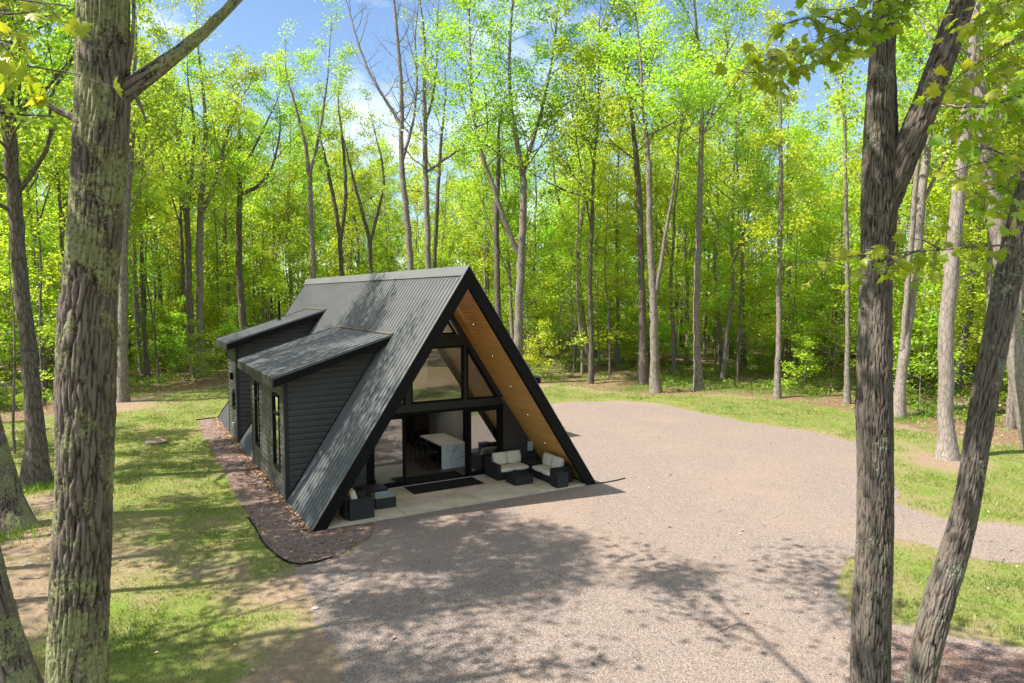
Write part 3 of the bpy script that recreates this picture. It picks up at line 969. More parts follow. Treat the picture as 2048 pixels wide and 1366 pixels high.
# rear wall
m = MB(); m.prism([(0.12, LEN - 0.4, 0.02), (8.88, LEN - 0.4, 0.02), (4.5, LEN - 0.4, 6.66)], (0, 0.2, 0)); m.build('rear_wall', MAT['board'], cab)
# rooms seen through the glass
m = MB(); m.prism([(0.2, 9.6, 0.05), (8.8, 9.6, 0.05), (7.2, 9.6, 2.55), (1.8, 9.6, 2.55)], (0, 0.12, 0)); m.build('room_wall', MAT['white_wall'], cab)
m = MB(); m.box(1.75, 7.25, 6.8, 18.4, 2.56, 2.8); m.build('loft_floor', MAT['white_wall'], cab)
m = MB(); m.box(2.9, 6.05, 6.70, 6.80, 2.50, 3.65); m.build('loft_parapet', MAT['white_wall'], cab)
m = MB(); m.prism([(1.9, 10.2, 2.81), (7.1, 10.2, 2.81), (4.5, 10.2, 6.65)], (0, 0.1, 0)); m.build('loft_wall', MAT['white_wall'], cab)
m = MB()
for i in range(11):
    x0 = 3.0 + i * 0.27
    m.box(x0, x0 + 0.29, 7.4, 8.5, 0.24 + i * 0.21, 0.28 + i * 0.21)
st = m.build('stair', MAT['walnut'], cab)
m = MB(); m.prism([(2.9, 7.36, 0.06), (3.2, 7.36, 0.06), (6.05, 7.36, 2.3), (6.05, 7.36, 2.54), (5.75, 7.36, 2.54), (2.9, 7.36, 0.4)], (0, 0.035, 0)); m.build('stringer', MAT['white_wall'], st)
m = MB(); m.box(7.0, 7.25, 6.1, 9.5, 0.06, 2.3); m.build('room_wall', MAT['white_wall'], cab)
m = MB(); m.tube([(4.55, 4.9, 6.5), (4.55, 4.9, 5.55)], [0.012, 0.012], 6); m.tube([(4.55, 4.9, 5.35), (4.55, 4.9, 5.42), (4.55, 4.9, 5.56)], [0.09, 0.09, 0.02], 12)
pn = m.build('pendant_lamp', MAT['dark_cab'], cab)
m = MB()
import bmesh
bm = bmesh.new(); bmesh.ops.create_icosphere(bm, subdivisions=2, radius=0.06); m.add([(v.co.x + 4.55, v.co.y + 4.9, v.co.z + 5.33) for v in bm.verts], [[v.index for v in f.verts] for f in bm.faces]); bm.free()
m.build('bulb', MAT['lamp'], pn)
pl = bpy.data.lights.new('pendant_light', 'POINT'); pl.energy = 22; pl.color = (1, 0.94, 0.85); pl.shadow_soft_size = 0.15
po = bpy.data.objects.new('pendant_light', pl); COL.objects.link(po); po.location = (4.55, 4.9, 5.1)

# ================================================================== FURNITURE
def thing(name, loc, label, cat, group=None): return empty(name, loc, label, cat, group)


Z0 = 0.052
# kitchen island, stools, cabinets
t = thing('kitchen_island', (5.87, 4.9, 0.055), 'white marble kitchen island with waterfall end inside the open door', 'island')
m = MB(); m.box(5.40, 6.36, 3.95, 5.95, 0.84, 0.89); m.build('worktop', MAT['marble'], t)
m = MB(); m.box(5.40, 6.36, 3.95, 4.0, 0.056, 0.839); m.build('waterfall_end', MAT['marble'], t)
m = MB(); m.box(5.72, 6.34, 4.001, 5.93, 0.056, 0.838); m.build('cabinet', MAT['dark_cab'], t)
for i, (yy, lb) in enumerate(((4.35, 'black bar stool nearest the door at the marble island'), (4.95, 'middle black bar stool along the marble island'), (5.55, 'black bar stool farthest inside at the marble island'))):
    t = thing('bar_stool', (5.15, yy, 0.055), lb, 'stool', 'stools at the kitchen island')
    m = MB(); m.box(4.97, 5.35, yy - 0.19, yy + 0.19, 0.60, 0.66, 0.02); m.build('seat', MAT['dark_cab'], t)
    m = MB(); m.box(4.94, 4.98, yy - 0.19, yy + 0.19, 0.67, 0.92, 0.015); m.build('backrest', MAT['dark_cab'], t)
    for sx in (-1, 1):
        for sy in (-1, 1):
            m = MB(); m.tube([(5.16 + sx * 0.15, yy + sy * 0.15, 0.6), (5.16 + sx * 0.21, yy + sy * 0.2, 0.056)], [0.014, 0.012], 6); m.build('leg', MAT['dark_cab'], t)
t = thing('kitchen_cabinet', (6.2, 8.9, 0.055), 'tall black kitchen cabinets with built in oven behind the island', 'cabinet')
m = MB(); m.box(5.55, 6.95, 8.75, 9.55, 0.056, 2.3); m.build('carcass', MAT['dark_cab'], t)
m = MB(); m.box(6.3, 6.92, 8.72, 8.749, 1.25, 1.75); m.build('oven', MAT['mat_black'], t)
m = MB(); m.box(6.3, 6.92, 8.69, 8.749, 0.5, 1.1); m.build('wood_panel', MAT['walnut'], t)
t = thing('bench_sofa', (3.6, 6.9, 0.055), 'low dark sofa under the stair inside the cabin', 'sofa')
m = MB(); m.box(2.9, 4.6, 6.4, 7.1, 0.1, 0.42, 0.03); m.build('seat', MAT['dark_cab'], t)
m = MB(); m.box(2.9, 4.6, 7.101, 7.3, 0.1, 0.8, 0.03); m.build('backrest', MAT['dark_cab'], t)
t = thing('loft_chair', (5.0, 7.4, 2.81), 'terracotta armchair standing up in the loft behind the gable window', 'armchair')
m = MB(); m.box(4.5, 5.4, 7.2, 8.0, 2.95, 3.3, 0.05); m.build('seat', MAT['terracotta'], t)
m = MB(); m.box(4.5, 5.4, 8.001, 8.2, 2.95, 3.95, 0.05); m.build('backrest', MAT['terracotta'], t)

# mats
m = MB(); m.box(3.45, 5.86, 1.66, 2.56, Z0, Z0 + 0.012); tag(m.build('door_mat', MAT['mat_black']), 'long black mat on the concrete porch outside the glass door', 'mat')
m = MB(); m.box(3.35, 5.70, 2.92, 3.55, 0.058, 0.07); tag(m.build('door_mat', MAT['mat_black']), 'black mat on the floor just inside the open glass door', 'mat')


def cushion(name, x0, x1, y0, y1, z0, z1, parent, tilt=None):
    """soft padded block"""
    bm = bmesh.new(); bmesh.ops.create_cube(bm, size=1)
    bmesh.ops.subdivide_edges(bm, edges=bm.edges[:], cuts=5, use_grid_fill=True)
    cx, cy, cz = (x0 + x1) / 2, (y0 + y1) / 2, (z0 + z1) / 2
    dx, dy, dz = x1 - x0, y1 - y0, z1 - z0
    for v in bm.verts:
        q = v.co * 2
        mx_ = [abs(c) for c in q]
        rnd_ = sum(sorted(mx_)[:2])
        sh = 1 - 0.045 * max(0, mx_[0] * mx_[1] + mx_[1] * mx_[2] + mx_[0] * mx_[2] - 1)
        q = q * sh
        v.co = Vector((q.x * dx / 2, q.y * dy / 2, q.z * dz / 2))
    m = MB()
    vs = []
    for v in bm.verts:
        p = v.co.copy()
        if tilt: p.rotate(__import__('mathutils').Euler(tilt))
        vs.append((p.x + cx, p.y + cy, p.z + cz))
    m.add(vs, [[v.index for v in f.verts] for f in bm.faces]); bm.free()
    return m.build(name, MAT['cushion'], parent, True)


t = thing('patio_sofa', (6.95, 2.1, Z0), 'black wicker two seat sofa with cream cushions against the gable wall', 'patio sofa', 'black wicker sofas with cream cushions')
m = MB(); m.box(6.36, 7.56, 1.72, 2.46, Z0, 0.30, 0.012); m.build('base', MAT['wicker'], t)
m = MB(); m.box(6.36, 6.50, 1.72, 2.52, 0.301, 0.56, 0.012); m.build('arm', MAT['wicker'], t)
m = MB(); m.box(6.36, 7.56, 2.47, 2.60, Z0, 0.66, 0.012); m.build('backrest', MAT['wicker'], t)
cushion('seat_cushion', 6.51, 7.02, 1.70, 2.40, 0.30, 0.42, t); cushion('seat_cushion', 7.03, 7.55, 1.70, 2.40, 0.30, 0.42, t)
cushion('back_cushion', 6.51, 7.02, 2.22, 2.40, 0.42, 0.83, t, (-0.18, 0, 0)); cushion('back_cushion', 7.03, 7.55, 2.22, 2.40, 0.42, 0.83, t, (-0.18, 0, 0))
t = thing('patio_sofa', (8.0, 1.1, Z0), 'black wicker two seat sofa with cream cushions under the sloping wood soffit', 'patio sofa', 'black wicker sofas with cream cushions')
m = MB(); m.box(7.64, 8.28, 0.58, 1.64, Z0, 0.30, 0.012); m.build('base', MAT['wicker'], t)
m = MB(); m.box(7.64, 8.40, 0.44, 0.579, Z0, 0.56, 0.012); m.build('arm', MAT['wicker'], t)
m = MB(); m.box(8.281, 8.40, 0.58, 1.64, Z0, 0.62, 0.012); m.build('backrest', MAT['wicker'], t)
cushion('seat_cushion', 7.61, 8.24, 0.59, 1.11, 0.30, 0.42, t); cushion('seat_cushion', 7.61, 8.24, 1.12, 1.64, 0.30, 0.42, t)
cushion('back_cushion', 8.04, 8.20, 0.59, 1.11, 0.42, 0.82, t, (0, 0.18, 0)); cushion('back_cushion', 8.04, 8.20, 1.12, 1.64, 0.42, 0.82, t, (0, 0.18, 0))


def wicker_box(x0, x1, y0, y1, h, label, cat='side table', top='wicker'):
    t = thing('wicker_table', ((x0 + x1) / 2, (y0 + y1) / 2, Z0), label, cat)
    m = MB(); m.box(x0, x1, y0, y1, Z0, h - 0.025, 0.012); m.build('body', MAT['wicker'], t)
    m = MB(); m.box(x0 - 0.008, x1 + 0.008, y0 - 0.008, y1 + 0.008, h - 0.024, h, 0.006); m.build('table_top', MAT[top], t)
    return t


wicker_box(7.62, 8.16, 1.72, 2.42, 0.46, 'square black wicker corner table between the two sofas')
wicker_box(6.56, 7.22, 0.90, 1.52, 0.36, 'low black wicker coffee table in front of the sofas', 'coffee table')
wicker_box(7.56, 7.98, 0.02, 0.40, 0.50, 'small tall black wicker cube at the right front edge of the porch')
wicker_box(1.95, 2.55, 0.78, 1.40, 0.37, 'black wicker table with pale green glass top on the left of the porch', 'coffee table', 'green_glass')
wicker_box(1.98, 2.70, 1.85, 2.50, 0.30, 'low flat dark table behind the green topped table by the left glass panel')
t = thing('patio_armchair', (1.35, 0.6, Z0), 'black wicker armchair with cream cushion under the left roof slope', 'armchair')
m = MB(); m.box(1.06, 1.70, 0.33, 0.92, Z0, 0.30, 0.01); m.build('base', MAT['wicker'], t)
m = MB(); m.box(1.02, 1.71, 0.18, 0.329, Z0, 0.60, 0.012); m.build('arm', MAT['wicker'], t)
m = MB(); m.box(1.02, 1.71, 0.921, 1.05, Z0, 0.60, 0.012); m.build('arm', MAT['wicker'], t)
m = MB(); m.box(0.94, 1.059, 0.33, 0.92, Z0, 0.64, 0.012); m.build('backrest', MAT['wicker'], t)
cushion('seat_cushion', 1.08, 1.69, 0.34, 0.91, 0.30, 0.42, t); cushion('back_cushion', 1.12, 1.28, 0.34, 0.91, 0.40, 0.80, t, (0, -0.22, 0))

# small things on the ground
c = G(312, 887); m = MB(); m.tube([(c[0], c[1], -0.05), (c[0], c[1], 0.10), (c[0], c[1], 0.115)], [0.42, 0.42, 0.39], 24)
tag(m.build('tank_lid', MAT['lid']), 'round brown septic tank lid set in the left lawn', 'lid')


def strip(name, pts, h, th, mat, label, cat):
    m = MB(); P = [np.array(p) for p in pts]
    # resample
    Q = []
    for a, b in zip(P[:-1], P[1:]):
        n = max(1, int(np.linalg.norm(b - a) / 0.25))
        Q += [a + (b - a) * i / n for i in range(n)]
    Q.append(P[-1])
    Q = np.array(Q); Q[1:-1] = (Q[:-2] + Q[1:-1] * 2 + Q[2:]) / 4
    T = np.gradient(Q, axis=0); Nn = np.stack([-T[:, 1], T[:, 0]], 1); Nn /= np.linalg.norm(Nn, axis=1)[:, None]
    n = len(Q); vs = []
    for i in range(n):
        hh = h * (0.75 + 0.5 * fbm(Q[i][0] * 1.5, Q[i][1] * 1.5, 44))
        for (o_, z) in ((-th, -0.03), (th, -0.03), (th, hh), (-th, hh)):
            vs.append((*(Q[i] + Nn[i] * o_), z))
    fs = [(4 * i + a, 4 * i + b, 4 * i + 4 + b, 4 * i + 4 + a) for i in range(n - 1) for (a, b) in ((0, 1), (1, 2), (2, 3), (3, 0))]
    fs += [(0, 1, 2, 3), tuple(4 * (n - 1) + q for q in (3, 2, 1, 0))]
    m.add(vs, fs)
    return tag(m.build(name, mat), label, cat)


strip('lawn_edging', gp((496, 1036), (510, 1055), (528, 1090), (563, 1121), (597, 1134), (630, 1127), (666, 1116)), 0.045, 0.014, MAT['trim_black'],
      'black plastic lawn edging curving round the mulch bed left of the cabin', 'edging')
strip('lawn_edging', [(9.05, -0.02)] + gp((1215, 966), (1250, 958)), 0.04, 0.02, MAT['trim_black'], 'short black edging strip on the gravel at the right foot of the roof', 'edging')
strip('lawn_edging', [(-0.1, 18.9)] + gp((415, 838), (392, 841)), 0.06, 0.03, MAT['trim_black'], 'short black edging at the far back corner of the mulch bed', 'edging')

# ================================================================== TREES
UP = np.array([0, 0, 1.0])


def unit(v): return v / (np.linalg.norm(v) + 1e-9)


class Tree:
    """collects wood tubes and leaf anchors in local coordinates (origin at the base)"""
    def __init__(s, seed):
        s.r = np.random.default_rng(seed); s.V = []; s.F = []; s.n = 0; s.anc = []

    def tube(s, P, R, sides):
        v, f = tube_arrays(np.asarray(P, float), np.asarray(R, float), sides)
        s.V.append(v); s.F.append(f + s.n); s.n += len(v)

    def limb(s, p, d, L, r0, lvl, maxl, up=0.25, crook=0.22, leaf0=0.35, nchild=6, spread=(0.5, 1.0), cl=0.55, thin=1.0):
        """one limb with its side branches; lowest level carries the leaf anchors"""
        r = s.r
        n = max(4, int(L / (0.55 if lvl < maxl else 0.3)) + 1)
        P = [np.array(p, float)]; D = [unit(d)]
        step = L / (n - 1)
        for i in range(n - 1):
            dd = unit(D[-1] + UP * up * step * 0.5 + r.normal(size=3) * crook * (0.5 if lvl == 0 else 1.0) * math.sqrt(step))
            D.append(dd); P.append(P[-1] + dd * step)
        P = np.array(P)
        t = np.linspace(0, 1, n)
        R = r0 * (1 - t) ** 0.8 * 0.9 + r0 * 0.08
        if r0 > 0.004: s.tube(P, np.maximum(R, 0.0035), 7 if r0 > 0.07 else (5 if r0 > 0.02 else 3))
        if lvl >= maxl:
            for i in range(n):
                if t[i] >= leaf0 * 0.6: s.anc.append(P[i])
            return
        k = max(2, int(nchild * r.uniform(0.75, 1.25)))
        for j in range(k):
            tt = leaf0 + (1 - leaf0) * (j + r.random() * 0.9) / k
            i = min(n - 2, int(tt * (n - 1))); q = P[i] + (P[i + 1] - P[i]) * (tt * (n - 1) - i)
            a = r.uniform(*spread)
            perp = unit(np.cross(D[i], r.normal(size=3)))
            if lvl >= 1: perp = unit(perp * np.array([1, 1, 0.55]))
            dd = unit(D[i] * math.cos(a) + perp * math.sin(a))
            s.limb(q, dd, L * cl * (1.1 - 0.55 * tt) * r.uniform(0.7, 1.2), max(0.0045, R[i] * 0.52), lvl + 1, maxl, up * 0.6, crook, 0.2 if lvl + 1 < maxl else 0.15, nchild, spread, cl)
        s.limb(P[-1], D[-1], L * 0.28, R[-1], maxl, maxl, up, crook, 0.0)

    def stem(s, P, R, sides=12, z0=5.0, nb=14, Lb=3.5, el=(0.3, 1.0), maxl=2, nchild=5, up=0.3, crook=0.2, ext=0, bare_low=0.0, brr=0.42, az=None):
        """trunk along given points with limbs from height z0 on"""
        P = np.asarray(P, float); R = np.asarray(R, float)
        if ext > 0:
            d = unit(P[-1] - P[-2]); q = P[-1]; pts = []; rr = R[-1]; nE = max(3, int(ext / 0.8))
            rad = []
            for i in range(nE):
                d = unit(d + UP * 0.10 + s.r.normal(size=3) * 0.09); q = q + d * ext / nE; pts.append(q); rad.append(rr * (1 - (i + 1) / nE * 0.9))
            P = np.vstack([P, pts]); R = np.concatenate([R, rad])
        # smooth resample
        seg = np.r_[0, np.cumsum(np.linalg.norm(np.diff(P, axis=0), axis=1))]
        m = max(6, int(seg[-1] / 0.45)); u = np.linspace(0, seg[-1], m)
        Q = np.stack([np.interp(u, seg, P[:, k_]) for k_ in range(3)], 1); RR = np.interp(u, seg, R)
        for _ in range(2):
            Q[1:-1] = (Q[:-2] + 2 * Q[1:-1] + Q[2:]) / 4; RR[1:-1] = (RR[:-2] + 2 * RR[1:-1] + RR[2:]) / 4
        Q[1:-1] += s.r.normal(size=(m - 2, 3)) * np.minimum(0.02, RR[1:-1, None] * 0.12)
        s.tube(Q, np.maximum(RR, 0.008), sides)
        zz = Q[:, 2]
        cand = np.where(zz > z0)[0]
        if len(cand) < 3 or nb <= 0: return
        zt = zz[cand[-1]]
        for j in range(nb):
            tt = ((j + s.r.random()) / nb)
            i = cand[min(len(cand) - 2, int(tt * (len(cand) - 1)))]
            a = s.r.uniform(0, 2 * math.pi) if az is None else az + s.r.normal() * 0.9
            e = s.r.uniform(*el) * (0.7 + 0.5 * tt)
            d = np.array([math.cos(a) * math.cos(e), math.sin(a) * math.cos(e), math.sin(e)])
            L = Lb * (1.05 - 0.65 * tt) * s.r.uniform(0.65, 1.25)
            s.limb(Q[i], d, L, min(RR[i] * 0.75, max(0.012, L * 0.0125)), 1, maxl, up, crook, 0.3, nchild)
        s.limb(Q[-1], unit(Q[-1] - Q[-2]), Lb * 0.45, RR[-1], 1, maxl, up, crook, 0.2, nchild)

    def wood_mesh(s, name):
        return np_mesh(name, np.vstack(s.V), np.vstack(s.F), smooth=True)

    def leaf_mesh(s, name, per=7, size=0.17, spread=0.32, flat=0.9, asp=0.72, keep=1.0):
        return leaves(name, np.array(s.anc), s.r, per, size, spread, flat, asp, keep)


def leaf_arrays(A, r, per, size, spread, flat, asp):
    n = len(A) * per
    C = np.repeat(A, per, axis=0) + r.normal(size=(n, 3)) * np.array([spread, spread, spread * 0.6])
    nrm = r.normal(size=(n, 3)) * flat + UP * 1.0
    nrm /= np.linalg.norm(nrm, axis=1)[:, None]
    t = r.normal(size=(n, 3)); t -= nrm * np.sum(t * nrm, 1)[:, None]; t /= np.linalg.norm(t, axis=1)[:, None]
    b = np.cross(nrm, t)
    L = size * r.uniform(0.6, 1.3, n)[:, None]
    W = L * asp
    droop = nrm * L * 0.16
    v = np.stack([C - t * L * 0.5 - droop * 0.3, C + b * W * 0.5 + t * L * 0.06 + droop * 0.4, C + t * L * 0.5 - droop, C - b * W * 0.5 + t * L * 0.06 + droop * 0.4], 1).reshape(-1, 3)
    f = np.arange(n * 4).reshape(-1, 4)
    # leaves of a clump share some of their tone
    rnd = np.clip(np.repeat(r.random(len(A)), per) * 0.55 + r.random(n) * 0.45, 0, 1)
    return v, f, rnd


def leaves(name, A, r, per, size, spread, flat=0.9, asp=0.72, keep=1.0):
    if keep < 1: A = A[r.random(len(A)) < keep]
    return np_mesh(name, *leaf_arrays(A, r, per, size, spread, flat, asp))


def put_tree(name, base, wood, crown, bark, leafm, label, cat='tree', group=None):
    root = empty(name, tuple(base), label, cat, group)
    link('trunk', wood, root, MAT[bark])
    if crown is not None: link('crown', crown, root, MAT[leafm])
    return root


def copy_tree(o, loc, rz, sc_, label, group):
    c = o.copy(); COL.objects.link(c); c.location = loc; c.rotation_euler = (0, 0, rz); c.scale = (sc_[0], sc_[0], sc_[1])
    c['label'] = label; c['group'] = group
    for ch in o.children:
        q = ch.copy(); COL.objects.link(q); q.parent = c
    return c


# ------------------------------------------------ trees read from the photograph: (px, py, width px) along each stem
def photo_tree(name, depth, stems, label, bark, leafm='leaf_mid', seed=1, z0=6.0, nb=14, Lb=3.5, ext=5.0, per=13, size=0.17, spread=0.30, maxl=2, nchild=5,
               base=None, flare=1.5, keep=1.0, el=(0.3, 1.0), cat='tree', group=None, leafy=True, up=0.3, sub_nb=None):
    T = Tree(seed)
    P0 = [at(q[0], q[1], depth) for q in stems[0]]
    if base is None: base = P0[0]
    b = np.array([base[0], base[1], float(HZ(base[0], base[1])[0]) - 0.02])
    for si, st in enumerate(stems):
        P = [at(q[0], q[1], depth) - b for q in st]
        R = [q[2] / 2 / FPX * depth for q in st]
        # a little depth wander so that the stem is not flat towards the camera
        if si > 0:
            ang = T.r.uniform(-0.35, 0.35)
            for i in range(1, len(P)):
                hgt = P[i][2] - P[0][2]
                P[i] = P[i] + np.array([SHD, CH, 0]) * hgt * ang * 0.5
        if si == 0:
            P[0] = np.array([P[0][0], P[0][1], -0.15]); R0 = R[0]
            if flare > 1:
                p1 = P[0] + (P[1] - P[0]) * min(0.5, 0.35 / max(0.4, P[1][2])); p2 = P[0] + (P[1] - P[0]) * min(0.8, 1.2 / max(1.3, P[1][2]))
                P = [P[0], p1, p2] + P[1:]; R = [R0 * flare, R0 * (1 + (flare - 1) * 0.45), R0 * 1.04] + R[1:]
        last = P[-1][2]
        T.stem(P, R, 12, z0, nb if (si == 0 or sub_nb is None) else sub_nb, Lb, el, maxl, nchild, up, 0.2, ext if st[-1][1] < 420 else 0.6)
    wood = T.wood_mesh('trunk')
    crown = T.leaf_mesh('crown', per, size, spread, keep=keep) if leafy else None
    return put_tree(name, b, wood, crown, bark, leafm, label, cat, group)


